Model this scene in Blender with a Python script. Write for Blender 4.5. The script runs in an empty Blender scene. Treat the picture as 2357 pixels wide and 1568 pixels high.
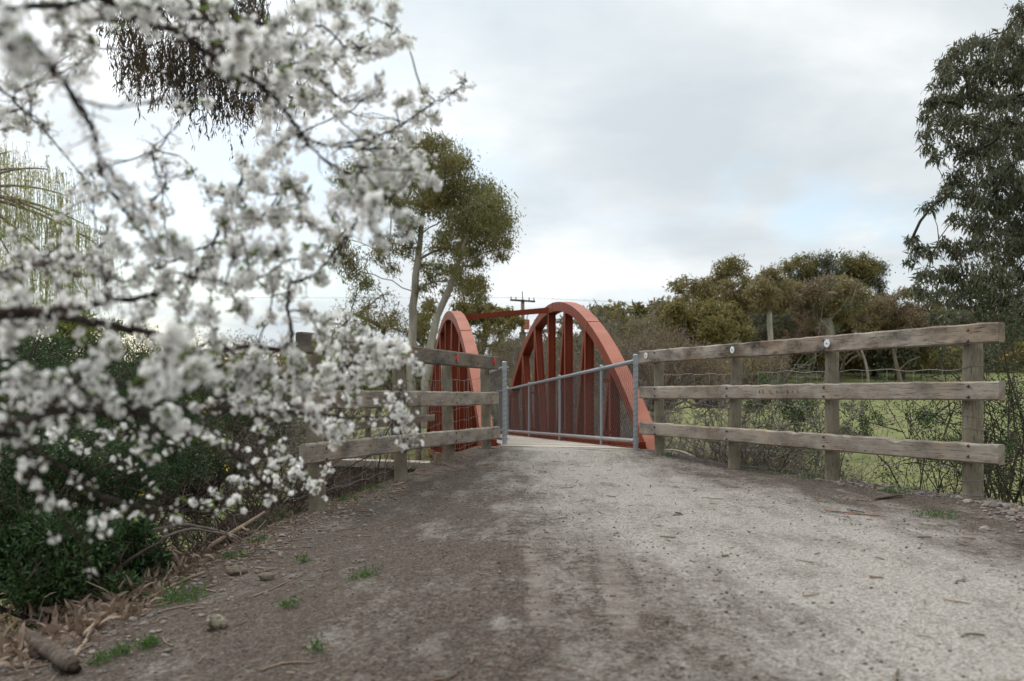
import bpy, math, random
import numpy as np
from mathutils import Vector, Matrix

SC = bpy.context.scene
COL = SC.collection
F = 2291.5           # focal length in photograph pixels (2357 px wide frame)
CAMZ = 0.8
HX, HY = 1178.5, 905.0

def P(px, py, Y):
    """real place of something seen at px,py and standing Y metres away"""
    return np.array([(px-HX)*Y/F, Y, CAMZ+(HY-py)*Y/F])

# ---------------------------------------------------------------- camera
cam = bpy.data.cameras.new('camera')
cam.lens = 35.0; cam.sensor_width = 36.0
cam.shift_y = 0.0513
cam.clip_start = 0.05; cam.clip_end = 3000
cam.dof.use_dof = True
cam.dof.focus_distance = 9.0
cam.dof.aperture_fstop = 2.8
cam.dof.aperture_blades = 9
camo = bpy.data.objects.new('camera', cam)
camo.location = (0, 0, CAMZ); camo.rotation_euler = (math.radians(90), 0, 0)
COL.objects.link(camo); SC.camera = camo

# ---------------------------------------------------------------- node helper
class NT:
    def __init__(self, tree):
        self.t = tree; self.n = tree.nodes; self.l = tree.links
    def new(self, typ, **kw):
        nd = self.n.new(typ)
        for k, v in kw.items():
            if k == 'ins':
                for kk, vv in v.items(): self.put(nd.inputs[kk], vv)
            else: setattr(nd, k, v)
        return nd
    def put(self, sock, v):
        if isinstance(v, bpy.types.NodeSocket): self.l.new(v, sock)
        elif isinstance(v, (tuple, list)) and sock.type == 'RGBA' and len(v) == 3: sock.default_value = (*v, 1)
        else: sock.default_value = v
    def math(self, op, a, b=0.5, c=None, clamp=False):
        nd = self.new('ShaderNodeMath', operation=op, use_clamp=clamp)
        self.put(nd.inputs[0], a); self.put(nd.inputs[1], b)
        if c is not None: self.put(nd.inputs[2], c)
        return nd.outputs[0]
    def mix(self, f, a, b, blend='MIX'):
        nd = self.new('ShaderNodeMix', data_type='RGBA', blend_type=blend)
        self.put(nd.inputs[0], f); self.put(nd.inputs[6], a); self.put(nd.inputs[7], b)
        return nd.outputs[2]
    def noise(self, vec, scale, detail=4, rough=.55, dist=0, out=0):
        nd = self.new('ShaderNodeTexNoise')
        if vec is not None: self.put(nd.inputs['Vector'], vec)
        nd.inputs['Scale'].default_value = scale; nd.inputs['Detail'].default_value = detail
        nd.inputs['Roughness'].default_value = rough; nd.inputs['Distortion'].default_value = dist
        return nd.outputs[out]
    def voro(self, vec, scale, feature='F1', out='Distance', rnd=1):
        nd = self.new('ShaderNodeTexVoronoi', feature=feature)
        if vec is not None: self.put(nd.inputs['Vector'], vec)
        nd.inputs['Scale'].default_value = scale; nd.inputs['Randomness'].default_value = rnd
        return nd.outputs[out]
    def ramp(self, f, stops, interp='LINEAR'):
        nd = self.new('ShaderNodeValToRGB'); r = nd.color_ramp; r.interpolation = interp
        while len(r.elements) < len(stops): r.elements.new(0.5)
        for e, (p, c) in zip(r.elements, stops):
            e.position = p; e.color = (*c, 1) if not isinstance(c, (int, float)) else (c, c, c, 1)
        self.put(nd.inputs[0], f)
        return nd.outputs[0]
    def mapv(self, vec, scale=(1, 1, 1), rot=(0, 0, 0), loc=(0, 0, 0)):
        nd = self.new('ShaderNodeMapping')
        self.put(nd.inputs[0], vec); nd.inputs['Scale'].default_value = scale
        nd.inputs['Rotation'].default_value = rot; nd.inputs['Location'].default_value = loc
        return nd.outputs[0]

# ---------------------------------------------------------------- world
SUN_EL, SUN_AZ = 42.0, -36.0     # behind thin cloud, ahead and to the left
w = bpy.data.worlds.new('World'); SC.world = w; w.use_nodes = True
t = NT(w.node_tree); t.n.clear()
sky = t.new('ShaderNodeTexSky', sky_type='NISHITA', sun_disc=False)
sky.sun_elevation = math.radians(SUN_EL); sky.sun_rotation = math.radians(SUN_AZ)
sky.altitude = 300; sky.air_density = 1.2; sky.dust_density = 1.5
tc = t.new('ShaderNodeTexCoord').outputs['Generated']
sep = t.new('ShaderNodeSeparateXYZ', ins={0: tc})
zc = t.math('MAXIMUM', sep.outputs[2], 0.0)
zz = t.math('ADD', zc, 0.22)
cmb = t.new('ShaderNodeCombineXYZ', ins={0: t.math('DIVIDE', sep.outputs[0], zz), 1: t.math('DIVIDE', sep.outputs[1], zz), 2: 0.0})
cv = t.mapv(cmb.outputs[0], loc=(3.1, 1.7, 0))
n1 = t.noise(cv, 0.9, 7, .55, .3)
n2 = t.noise(t.mapv(cmb.outputs[0], loc=(16.2, 7.4, 2)), 1.6, 8, .52, .25)
# openings to blue only low in the sky
low = t.ramp(zc, [(0.0, 1.0), (0.17, 0.9), (0.24, 0.0), (1.0, 0.0)])
cover = t.math('SUBTRACT', n1, t.math('MULTIPLY', low, 0.02))
def toward(az, el, inner, outer):
    d = t.new('ShaderNodeVectorMath', operation='DOT_PRODUCT'); t.put(d.inputs[0], tc)
    az, el = math.radians(az), math.radians(el); d.inputs[1].default_value = (math.sin(az)*math.cos(el), math.cos(az)*math.cos(el), math.sin(el))
    return t.new('ShaderNodeMapRange', interpolation_type='SMOOTHSTEP', ins={0: d.outputs['Value'], 1: math.cos(math.radians(outer)), 2: math.cos(math.radians(inner))}).outputs[0]
# gaps in the overcast
for az_, el_, i_, o_, amt in ((19, 7.5, 1.5, 6, .20), (25, 13, 1, 5, .14), (-23, 4.5, 3, 9, .20), (-12, 4, 2, 6, .15), (14, 9, 1, 5, .06), (60, 12, 5, 20, .15), (-70, 15, 5, 20, .12)):
    cover = t.math('SUBTRACT', cover, t.math('MULTIPLY', toward(az_, el_, i_, o_), amt))
mask = t.ramp(cover, [(0.25, 0.0), (0.40, 1.0)])
shade = t.ramp(n2, [(0.36, (0.69, 0.765, 0.81)), (0.46, (0.755, 0.825, 0.865)), (0.56, (0.86, 0.91, 0.94)), (0.68, (1.05, 1.08, 1.10))])
# brighter where the sun stands behind the cloud
sd = Vector((math.sin(math.radians(SUN_AZ))*math.cos(math.radians(SUN_EL)), math.cos(math.radians(SUN_AZ))*math.cos(math.radians(SUN_EL)), math.sin(math.radians(SUN_EL))))
dot = t.new('ShaderNodeVectorMath', operation='DOT_PRODUCT'); t.put(dot.inputs[0], tc); dot.inputs[1].default_value = sd
glow = t.math('ADD', t.ramp(dot.outputs['Value'], [(0.5, 0.0), (0.68, 0.04), (0.80, 0.16), (0.88, 0.32), (1.0, 1.0)]), t.math('MULTIPLY', toward(5, 5.5, 1, 6), .14))
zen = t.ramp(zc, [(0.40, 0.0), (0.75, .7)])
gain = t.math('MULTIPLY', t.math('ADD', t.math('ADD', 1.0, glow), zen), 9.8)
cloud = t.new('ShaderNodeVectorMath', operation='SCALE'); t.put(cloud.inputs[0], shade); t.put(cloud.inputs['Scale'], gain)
skyc = t.mix(0.45, t.mix(1.0, sky.outputs[0], (1.9, 1.9, 1.9), 'MULTIPLY'), (6.6, 7.6, 8.4))
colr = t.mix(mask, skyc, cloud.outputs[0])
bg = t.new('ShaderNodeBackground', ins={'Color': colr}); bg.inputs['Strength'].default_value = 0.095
t.l.new(bg.outputs[0], t.new('ShaderNodeOutputWorld').inputs['Surface'])

sun = bpy.data.lights.new('sun', 'SUN'); sun.energy = 2.0; sun.angle = math.radians(20); sun.color = (1, .96, .9)
so = bpy.data.objects.new('sun', sun); COL.objects.link(so)
so.rotation_euler = (-sd).to_track_quat('-Z', 'Y').to_euler()

SC.view_settings.view_transform = 'Standard'; SC.view_settings.look = 'None'
SC.view_settings.exposure = 0.0; SC.view_settings.gamma = 1.0
SC.cycles.max_bounces = 6; SC.cycles.diffuse_bounces = 3; SC.cycles.transparent_max_bounces = 8
SC.cycles.use_adaptive_sampling = True; SC.cycles.adaptive_threshold = 0.02
SC.cycles.use_denoising = True

# ---------------------------------------------------------------- object helpers
def link(o): COL.objects.link(o); return o

def tag(o, label=None, cat=None, group=None, kind=None):
    if label: o['label'] = label
    if cat: o['category'] = cat
    if group: o['group'] = group
    if kind: o['kind'] = kind
    return o

def thing(name, label, cat, loc=(0, 0, 0), group=None, rz=0):
    o = bpy.data.objects.new(name, None); o.empty_display_size = .1
    o.location = tuple(float(v) for v in loc); o.rotation_euler = (0, 0, rz)
    link(o)
    return tag(o, label, cat, group)

class MB:
    """collects vertices and faces (numpy) and links them as one mesh object"""
    def __init__(s): s.V = []; s.Fa = []; s.n = 0; s.att = None
    def add(s, verts, faces, mat=0):
        verts = np.asarray(verts, float).reshape(-1, 3)
        faces = np.asarray(faces, int)
        if faces.size: s.Fa.append((faces+s.n, mat))
        s.V.append(verts); s.n += len(verts)
    def box(s, c, size, rot=None, mat=0):
        v = np.array([[x, y, z] for x in (-.5, .5) for y in (-.5, .5) for z in (-.5, .5)])*np.array(size, float)
        if rot is not None: v = v @ np.array(rot).T
        s.add(v+np.array(c, float), [[0, 1, 3, 2], [4, 6, 7, 5], [0, 4, 5, 1], [2, 3, 7, 6], [0, 2, 6, 4], [1, 5, 7, 3]], mat)
    def hexa(s, p, mat=0):
        """8 corners: 4 of one end, 4 of the other"""
        s.add(p, [[3, 2, 1, 0], [4, 5, 6, 7], [0, 1, 5, 4], [1, 2, 6, 5], [2, 3, 7, 6], [3, 0, 4, 7]], mat)
    def tube(s, path, rad, k=8, mat=0, caps=True):
        path = np.asarray(path, float); m = len(path)
        rad = np.broadcast_to(np.asarray(rad, float), (m,))
        s.tubes(path[None], rad[None], k, mat)
        if caps:
            base = s.n-m*k
            s.Fa.append((np.arange(base, base+k)[None][:, ::-1], mat)); s.Fa.append((np.arange(s.n-k, s.n)[None], mat))
    def tubes(s, paths, rads, k=3, mat=0):
        """many tubes at once: paths (n,m,3), rads (n,m)"""
        paths = np.asarray(paths, float); n, m, _ = paths.shape
        rads = np.broadcast_to(np.asarray(rads, float), (n, m))
        tg = np.gradient(paths, axis=1); tg /= np.linalg.norm(tg, axis=2, keepdims=True)+1e-9
        mean = tg.mean(1, keepdims=True)
        ref = np.where(np.abs(mean[..., 2:3]) > .8, np.array([[[1., .1, 0]]]), np.array([[[.05, .02, 1.]]]))
        a = np.cross(tg, np.broadcast_to(ref, tg.shape)); a /= np.linalg.norm(a, axis=2, keepdims=True)+1e-9
        b = np.cross(tg, a)
        ang = np.arange(k)*2*np.pi/k
        v = paths[:, :, None]+rads[:, :, None, None]*(a[:, :, None]*np.cos(ang)[None, None, :, None]+b[:, :, None]*np.sin(ang)[None, None, :, None])
        i = np.arange(n)[:, None, None]*m*k; j = np.arange(m-1)[None, :, None]*k; q = np.arange(k)[None, None]
        q2 = (q+1) % k
        f = np.stack([i+j+q, i+j+q2, i+j+k+q2, i+j+k+q], -1).reshape(-1, 4)
        s.add(v.reshape(-1, 3), f, mat)
    def cyl(s, c0, c1, r0, r1=None, k=16, mat=0):
        s.tube(np.linspace(np.array(c0, float), np.array(c1, float), 2), [r0, r0 if r1 is None else r1], k, mat)
    def build(s, name, mats, parent=None, smooth=False, origin=None, rot=None):
        """vertices are world coordinates; stored relative to the parent (or origin)"""
        V = np.concatenate(s.V) if s.V else np.zeros((0, 3))
        if parent is not None: V = V-np.array(parent.location)
        elif origin is not None: V = V-np.array(origin)
        me = bpy.data.meshes.new(name)
        me.vertices.add(len(V)); me.vertices.foreach_set('co', V.astype(np.float32).ravel())
        idx = np.concatenate([f.ravel() for f, _ in s.Fa]); tot = np.concatenate([np.full(len(f), f.shape[1]) for f, _ in s.Fa])
        mi = np.concatenate([np.full(len(f), m) for f, m in s.Fa])
        me.loops.add(len(idx)); me.loops.foreach_set('vertex_index', idx.astype(np.int32))
        me.polygons.add(len(tot)); me.polygons.foreach_set('loop_start', (np.cumsum(tot)-tot).astype(np.int32))
        me.polygons.foreach_set('loop_total', tot.astype(np.int32))
        me.polygons.foreach_set('material_index', mi.astype(np.int32))
        me.polygons.foreach_set('use_smooth', np.full(len(tot), smooth))
        for m in (mats if isinstance(mats, (list, tuple)) else [mats]): me.materials.append(m)
        me.update(calc_edges=True); me.validate()
        o = bpy.data.objects.new(name, me); link(o)
        if parent is not None: o.parent = parent
        elif origin is not None: o.location = tuple(float(v) for v in origin)
        return o

def bevel(o, wd=.006, seg=2):
    m = o.modifiers.new('bevel', 'BEVEL'); m.width = wd; m.segments = seg; m.limit_method = 'ANGLE'
    return o

# ---------------------------------------------------------------- materials
def mat(name, rough=.8, spec=.3):
    m = bpy.data.materials.new(name); m.use_nodes = True
    t = NT(m.node_tree); b = t.n['Principled BSDF']
    b.inputs['Roughness'].default_value = rough
    b.inputs['Specular IOR Level'].default_value = spec
    return m, t, b

def bump(t, b, h, dist=.01, strength=1.0):
    nd = t.new('ShaderNodeBump', ins={'Height': h}); nd.inputs['Distance'].default_value = dist; nd.inputs['Strength'].default_value = strength
    t.l.new(nd.outputs[0], b.inputs['Normal'])

def objvec(t): return t.new('ShaderNodeTexCoord').outputs['Object']

def wood(name, light, dark, grain=(1, 12, 12), rot=(0, 0, 0), stain=.5, seed=0.0):
    m, t, b = mat(name, .85, .2)
    v = t.mapv(objvec(t), rot=rot, loc=(seed, seed*.7, seed*1.3))
    dist = t.noise(t.mapv(v, (1.2, 3, 3)), 1.5, 3)
    warp = t.new('ShaderNodeVectorMath', operation='MULTIPLY_ADD'); t.put(warp.inputs[0], t.noise(t.mapv(v, (1.5, 4, 4)), 1.2, 2, out=1)); warp.inputs[1].default_value = (.05, .05, .05); t.put(warp.inputs[2], v)
    g1 = t.noise(t.mapv(warp.outputs[0], tuple(x*1.0 for x in grain)), 4, 6, .6)
    g2 = t.noise(t.mapv(warp.outputs[0], tuple(x*3.0 if x > 1 else x*1.4 for x in grain)), 6, 5, .7)
    crack = t.ramp(g2, [(0.36, 0.0), (0.43, 1.0)])
    blot = t.ramp(t.noise(t.mapv(v, (1, 2.2, 2.2)), 2.3, 5, .65), [(0.40, 0.0), (0.70, 1.0)])
    c = t.mix(t.ramp(g1, [(0.3, 0.0), (0.7, 1.0)]), tuple(x*.78 for x in light), light)
    c = t.mix(t.math('MULTIPLY', blot, stain), c, dark)
    warmn = t.ramp(t.noise(v, 3.1, 3), [(0.45, 0.0), (0.7, .5)])
    c = t.mix(warmn, c, (light[0]*1.0, light[1]*.82, light[2]*.66))
    # knots
    kn = t.voro(t.mapv(v, tuple((2.0 if x <= 1 else 6.0) for x in grain)), 1.0, out='Distance')
    knm = t.ramp(kn, [(0.05, 1.0), (0.13, 0.0)])
    c = t.mix(t.math('MULTIPLY', knm, .7), c, (dark[0]*.8, dark[1]*.6, dark[2]*.5))
    c = t.mix(t.math('SUBTRACT', 1.0, crack), c, (dark[0]*.45, dark[1]*.42, dark[2]*.4))
    t.put(b.inputs['Base Color'], c)
    h = t.math('ADD', t.math('MULTIPLY', crack, 1.0), t.math('MULTIPLY', g1, .6))
    bump(t, b, h, .004, .8)
    return m

def steel(name, col, rough=.5, metal=.6, rust=0, rustcol=(.22, .11, .05)):
    m, t, b = mat(name, rough, .5); v = objvec(t)
    n = t.noise(v, 9, 6, .6)
    c = t.mix(n, tuple(x*.8 for x in col), tuple(min(1, x*1.15) for x in col))
    if rust: c = t.mix(t.math('MULTIPLY', t.ramp(t.noise(v, 2.2, 6, .65), [(0.40, 0.0), (0.6, 1.0)]), rust), c, rustcol)
    t.put(b.inputs['Base Color'], c); b.inputs['Metallic'].default_value = metal
    t.put(b.inputs['Roughness'], t.math('ADD', t.math('MULTIPLY', n, .25), rough-.1))
    bump(t, b, n, .001, .4)
    return m

def paint(name, col, fade, rough=.55):
    m, t, b = mat(name, rough, .18); v = objvec(t)
    n = t.noise(v, 1.7, 7, .6); n2 = t.noise(t.mapv(v, (1, 1, .25)), 14, 5, .7)
    c = t.mix(t.ramp(n, [(0.35, 0.0), (0.72, 1.0)]), col, fade)
    c = t.mix(t.ramp(n2, [(0.58, 0.0), (0.8, .35)]), c, (col[0]*.5, col[1]*.5, col[2]*.5))
    t.put(b.inputs['Base Color'], c); bump(t, b, n2, .0015, .35)
    return m

def leafmat(name, c1, c2, rough=.6, trans=.25, spec=.3):
    """foliage: colour differs from leaf to leaf"""
    m, t, b = mat(name, rough, spec)
    r = t.new('ShaderNodeNewGeometry').outputs['Random Per Island']
    n = t.noise(objvec(t), .9, 3)
    c = t.mix(r, c1, c2)
    c = t.mix(t.ramp(n, [(0.35, 0.0), (0.7, .45)]), c, (c2[0]*1.15, c2[1]*1.0, c2[2]*.85))
    t.put(b.inputs['Base Color'], c)
    tr = t.new('ShaderNodeBsdfTranslucent'); t.put(tr.inputs['Color'], c)
    mx = t.new('ShaderNodeMixShader'); mx.inputs[0].default_value = trans
    out = t.n['Material Output']
    t.l.new(b.outputs[0], mx.inputs[1]); t.l.new(tr.outputs[0], mx.inputs[2]); t.l.new(mx.outputs[0], out.inputs['Surface'])
    return m

def bark(name, c1, c2, scale=6, stretch=.2, bd=.01):
    m, t, b = mat(name, .9, .15); v = objvec(t)
    n = t.noise(t.mapv(v, (1, 1, stretch)), scale, 6, .65, .3)
    n2 = t.noise(t.mapv(v, (1, 1, .4)), scale*.25, 4, .6)
    c = t.mix(t.ramp(n, [(0.35, 0.0), (0.62, 1.0)]), c1, c2)
    c = t.mix(t.ramp(n2, [(0.45, 0.0), (0.65, .6)]), c, tuple(x*.55 for x in c1))
    t.put(b.inputs['Base Color'], c); bump(t, b, n, bd, .7)
    return m

def plain(name, col, rough=.7, spec=.3, var=.15, scale=20):
    m, t, b = mat(name, rough, spec)
    n = t.noise(objvec(t), scale, 4)
    t.put(b.inputs['Base Color'], t.mix(n, tuple(x*(1-var) for x in col), tuple(min(1, x*(1+var)) for x in col)))
    return m

M = {}
M['rail'] = wood('weathered_rail', (.385, .335, .28), (.085, .065, .05), (.45, 12, 12), stain=.85)
M['rail_top'] = wood('weathered_top_rail', (.40, .35, .295), (.045, .034, .027), (.45, 12, 12), stain=1.25, seed=11.3)
M['rail_dark'] = wood('weathered_dark_rail', (.215, .18, .145), (.045, .034, .027), (.45, 12, 12), stain=.9, seed=3.1)
M['post'] = wood('weathered_post', (.27, .235, .175), (.09, .07, .05), (12, 12, .45), stain=.6, seed=7)
M['deck'] = wood('deck_board', (.62, .57, .50), (.30, .25, .20), (1, 9, 9), stain=.5, seed=5)
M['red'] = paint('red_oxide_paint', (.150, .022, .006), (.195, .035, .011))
M['pink'] = paint('lit_red_paint', (.30, .086, .045), (.39, .148, .095), .5)  # arch top faces only: the light on them is put into this paler red
M['galv'] = steel('galvanised_steel', (.33, .35, .37), .5, .55)
M['galv_rust'] = steel('rusty_galvanised_steel', (.36, .37, .38), .55, .4, .75, (.30, .17, .08))
M['wire'] = steel('fence_wire', (.22, .21, .20), .5, .5)
M['mesh'] = steel('mesh_wire', (.11, .10, .095), .55, .4)
M['bolt'] = steel('bolt_steel', (.10, .09, .08), .5, .7)
M['refl_white'] = plain('white_reflector', (.72, .73, .74), .25, .6, .06, 60)
M['refl_red'] = plain('red_reflector', (.62, .035, .015), .25, .6, .1, 60)

def concrete(name, c1, c2):
    m, t, b = mat(name, .9, .2); v = objvec(t)
    n = t.noise(v, 3, 8, .65); n2 = t.noise(t.mapv(v, (1, 1, .15)), 2.5, 5, .6); n3 = t.noise(v, 60, 3)
    c = t.mix(t.ramp(n, [(0.35, 0.0), (0.65, 1.0)]), c1, c2)
    c = t.mix(t.ramp(n2, [(0.45, 0.0), (0.7, .6)]), c, tuple(x*.5 for x in c1))
    c = t.mix(t.ramp(n3, [(0.55, 0.0), (0.7, .3)]), c, tuple(x*1.3 for x in c2))
    t.put(b.inputs['Base Color'], c); bump(t, b, t.math('ADD', n, t.math('MULTIPLY', n3, .4)), .012, .6)
    return m
M['concrete'] = concrete('stained_concrete', (.26, .22, .17), (.36, .31, .25))
M['concrete_dark'] = concrete('brown_stained_concrete', (.085, .055, .037), (.14, .095, .065))
# ================================================================ terrain
def lattice(x, y, seed=0):
    xi = np.floor(x).astype(int); yi = np.floor(y).astype(int); xf = x-xi; yf = y-yi
    def hsh(a, b):
        v = np.sin(a*127.1+b*311.7+seed*74.7)*43758.5453
        return v-np.floor(v)
    u = xf*xf*(3-2*xf); v = yf*yf*(3-2*yf)
    return (hsh(xi, yi)*(1-u)+hsh(xi+1, yi)*u)*(1-v)+(hsh(xi, yi+1)*(1-u)+hsh(xi+1, yi+1)*u)*v
def fbm(x, y, sc, oct=4, seed=0):
    s = 0; a = 1; tot = 0
    for k in range(oct):
        s = s+a*lattice(x*sc*2**k, y*sc*2**k, seed+k*5.3); tot += a; a *= .55
    return s/tot-.5
def sst(a, b, x):
    q = np.clip((x-a)/(b-a), 0, 1); return q*q*(3-2*q)

def XL(Y): return np.interp(Y, [0, 2, 4, 5, 6, 8.2, 9.93, 11.1, 12.5, 13.4, 14.2], [-2.35, -2.15, -1.98, -1.95, -1.93, -1.78, -1.32, -.95, -.62, -.5, -.45])
def XR(Y): return np.interp(Y, [0, 6.4, 7.64, 9.17, 10.6, 11.9, 12.6, 13.4], [3.6, 3.6, 3.72, 3.12, 2.55, 2.05, 1.95, 1.9])
def field(X, Y):
    return np.interp(Y, [0, 10, 16, 40, 90, 160, 500], [-1.7, -1.7, -1.65, -.35, 2.75, 4.5, 12])
def base_h(X, Y):
    f = field(X, Y)
    left = np.interp(Y, [0, 10, 30, 60, 160, 500], [-2.9, -2.9, -1.6, -.6, 1.0, 8])
    k = sst(-3.0, 3.0, X+.05*Y)
    b = left*(1-k)+f*k
    # creek under the bridge
    u = Y+.25*X
    g = sst(12.2, 14.6, u)*(1-sst(24.0, 27.5, u))*(1-sst(3.5, 11, X))
    b = b*(1-g)+(-3.1)*g
    return b+.25*fbm(X, Y, .12, 3, 3)+.06*fbm(X, Y, .9, 3, 9)
def ground(X, Y):
    X = np.asarray(X, float); Y = np.asarray(Y, float)
    xl = XL(Y); xr = XR(Y)
    path = -.115*np.clip(-X, 0, 9)**1.0*sst(12.5, 8.5, Y)+.085*sst(10.6, 12.4, Y)-.03*sst(2.2, 3.6, X)
    b = base_h(X, Y)
    dl = np.clip(xl-X, 0, None); dr = np.clip(X-xr, 0, None); dy = np.clip(Y-(12.75-.35*(X-1.6)), 0, None)
    # left shoulder: steep near the camera, a shallow shelf held by the wing wall further on
    steep = np.interp(Y, [0, 6, 8, 9.5, 12], [.95, .85, .62, .5, .5])
    sl = steep*dl
    shelf = sst(7.5, 9.0, Y)*sst(13.9, 13.0, Y)
    sl = sl*(1-shelf)+np.minimum(sl, .42+.12*dl)*shelf
    wall = sst(3.45, 3.7, -X+.0*Y)      # beyond the wing wall the shelf ends
    sl = sl+shelf*wall*2
    drop = np.maximum(sl, .62*dr)
    h = path-drop
    ov = sst(0.0, .25, dy)
    h = h*(1-ov)+(-3.1)*ov
    h = np.maximum(h, np.minimum(b, path+100*(Y > 14.5)))
    # embankment beyond the bridge
    ax = X-(2.7-.1427*Y)
    emb = -.35-.45*np.clip(np.abs(ax)-1.6, 0, None)
    far = sst(26.6, 27.0, Y)*sst(70, 50, Y)
    h = np.where(far > 0, np.maximum(h, emb*far+(-9)*(1-far)), h)
    near = (Y < 16) & (np.abs(X) < 8)
    rough = .012*fbm(X, Y, 9, 3, 21)+.03*fbm(X, Y, 1.3, 3, 31)
    bankr = sst(0, .35, dl)+sst(0, .35, dr)
    h = h+np.where(near, rough+bankr*.05*fbm(X, Y, 5, 3, 41), 0)
    return h

def axis(lo, hi, step, far_lo, far_hi, n):
    mid = np.arange(lo, hi, step)
    def geo(a, b, n):
        q = np.geomspace(step*2, abs(b-a), n); return a+np.sign(b-a)*q
    return np.concatenate([geo(lo, far_lo, n)[::-1], mid, geo(mid[-1], far_hi, n)])
gx = axis(-4.6, 4.6, .035, -700, 700, 70)
gy = axis(1.6, 14.5, .035, -60, 1400, 90)
GX, GY = np.meshgrid(gx, gy, indexing='ij')
GZ = ground(GX, GY)
nx, ny = GX.shape
me = bpy.data.meshes.new('ground')
me.vertices.add(nx*ny); me.vertices.foreach_set('co', np.stack([GX, GY, GZ], -1).astype(np.float32).ravel())
ii = (np.arange(nx-1)[:, None]*ny+np.arange(ny-1)[None]).ravel()
q = np.stack([ii, ii+ny, ii+ny+1, ii+1], -1)
me.loops.add(q.size); me.loops.foreach_set('vertex_index', q.astype(np.int32).ravel())
me.polygons.add(len(q)); me.polygons.foreach_set('loop_start', (np.arange(len(q))*4).astype(np.int32)); me.polygons.foreach_set('loop_total', np.full(len(q), 4, np.int32))
me.polygons.foreach_set('use_smooth', np.full(len(q), True))
me.update(calc_edges=True)
# where each kind of surface lies: R = pale compacted track, G = grass, B = leaf mulch
cx = np.interp(GY, [0, 3, 5, 7, 9, 12.5], [2.0, 1.68, 1.5, 1.27, .95, .7])
hw = np.interp(GY, [0, 3, 5, 7, 9, 12.5], [1.15, 1.0, .95, 1.0, .85, .75])
dpath = np.abs(GX-cx+.25*fbm(GX, GY, .8, 3, 51))
pale = np.clip(1-sst(hw*.1, hw*1.9, dpath), 0, 1)*(GY < 14)
offl = XL(GY)-GX; offr = GX-XR(GY)
near_strip = (GY < 13.3)
grass = np.where(near_strip, sst(.35, .9, offr), 1.0)*np.where((GX < 0) & (GY < 14.3), 0, 1)

mulch = (.45*sst(-1.5, -.2, offl)+.55*sst(-.22, .25, offl))*(GY < 14.3)
ca = me.color_attributes.new('zone', 'FLOAT_COLOR', 'POINT')
ca.data.foreach_set('color', np.stack([pale, grass, mulch, np.ones_like(pale)], -1).astype(np.float32).ravel())
go = link(bpy.data.objects.new('ground', me)); tag(go, kind='structure')

m, t, b = mat('ground', .95, .15); M['ground'] = m
v = objvec(t)
zone = t.new('ShaderNodeSeparateColor', ins={0: t.new('ShaderNodeVertexColor', layer_name='zone').outputs[0]})
fine = t.noise(v, 55, 4, .75); med = t.noise(v, 9, 6, .65); big = t.noise(v, 1.1, 5, .6)
grit = t.voro(v, 120, out='Color'); gritd = t.voro(v, 120)
grit2 = t.voro(t.mapv(v, (1, 1, 1), loc=(5, 3, 0)), 45, out='Color')
gs = t.new('ShaderNodeSeparateColor', ins={0: grit}); gs2 = t.new('ShaderNodeSeparateColor', ins={0: grit2})
# brown-grey loose gravel
gravel = t.ramp(gs.outputs[0], [(0.0, (.022, .014, .010)), (0.25, (.050, .036, .026)), (0.55, (.084, .064, .050)), (0.8, (.122, .098, .078)), (1.0, (.175, .15, .125))])
gravel = t.mix(t.ramp(big, [(0.35, 0.0), (0.7, .45)]), gravel, (.055, .043, .035))
gravel = t.mix(t.ramp(gs2.outputs[1], [(0.93, 0.0), (0.96, .8)]), gravel, (.085, .05, .033))
gravel = t.mix(t.ramp(gs2.outputs[0], [(0.975, 0.0), (0.985, .3)]), gravel, (.30, .26, .21))
# pale crushed rock
palec = t.ramp(fine, [(0.30, (.255, .229, .199)), (0.5, (.382, .348, .308)), (0.7, (.52, .48, .43))])
speck = t.ramp(t.math('ADD', gs.outputs[1], t.math('MULTIPLY', t.math('SUBTRACT', med, .5), .9)), [(0.52, 0.0), (0.70, .7)])
palec = t.mix(speck, palec, t.ramp(gs.outputs[2], [(0, (.085, .062, .048)), (.5, (.17, .145, .12)), (1, (.25, .235, .215))]))
pm = t.math('ADD', zone.outputs[0], t.math('MULTIPLY', t.math('SUBTRACT', t.math('ADD', t.math('MULTIPLY', med, .6), t.math('MULTIPLY', big, .7)), .65), 1.9))
drift = t.noise(t.mapv(v, (2.6, .55, 1), rot=(0, 0, -.16)), 1.5, 7, .68)
pm = t.math('ADD', pm, t.math('MULTIPLY', t.math('SUBTRACT', drift, .5), 2.1))
pm = t.math('ADD', pm, t.math('MULTIPLY', t.math('SUBTRACT', gs2.outputs[2], .5), .35))
pm = t.ramp(pm, [(.05, 0.0), (1.0, .93)])
# two dusty skid marks where tyres braked
sepo = t.new('ShaderNodeSeparateXYZ', ins={0: v})
def streak(x0, w0, y0, y1, slope):
    dx = t.math('ABSOLUTE', t.math('SUBTRACT', t.math('ADD', sepo.outputs[0], t.math('ADD', t.math('MULTIPLY', med, .10), t.math('MULTIPLY', fine, .035))), t.math('ADD', x0+.067, t.math('MULTIPLY', t.math('SUBTRACT', sepo.outputs[1], y0), slope))))
    a = t.ramp(t.math('DIVIDE', dx, w0), [(0.45, 1.0), (1.0, 0.0)])
    yy = t.math('DIVIDE', t.math('SUBTRACT', sepo.outputs[1], y0), y1-y0)
    e = t.ramp(yy, [(0.0, 0.0), (0.12, 1.0), (0.75, .9), (1.0, 0.0)])
    return t.math('MULTIPLY', a, e)
st = t.math('MAXIMUM', streak(.10, .065, 3.3, 5.7, .012), streak(.385, .07, 3.2, 5.9, .05))
soil = t.mix(pm, gravel, palec)
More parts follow.
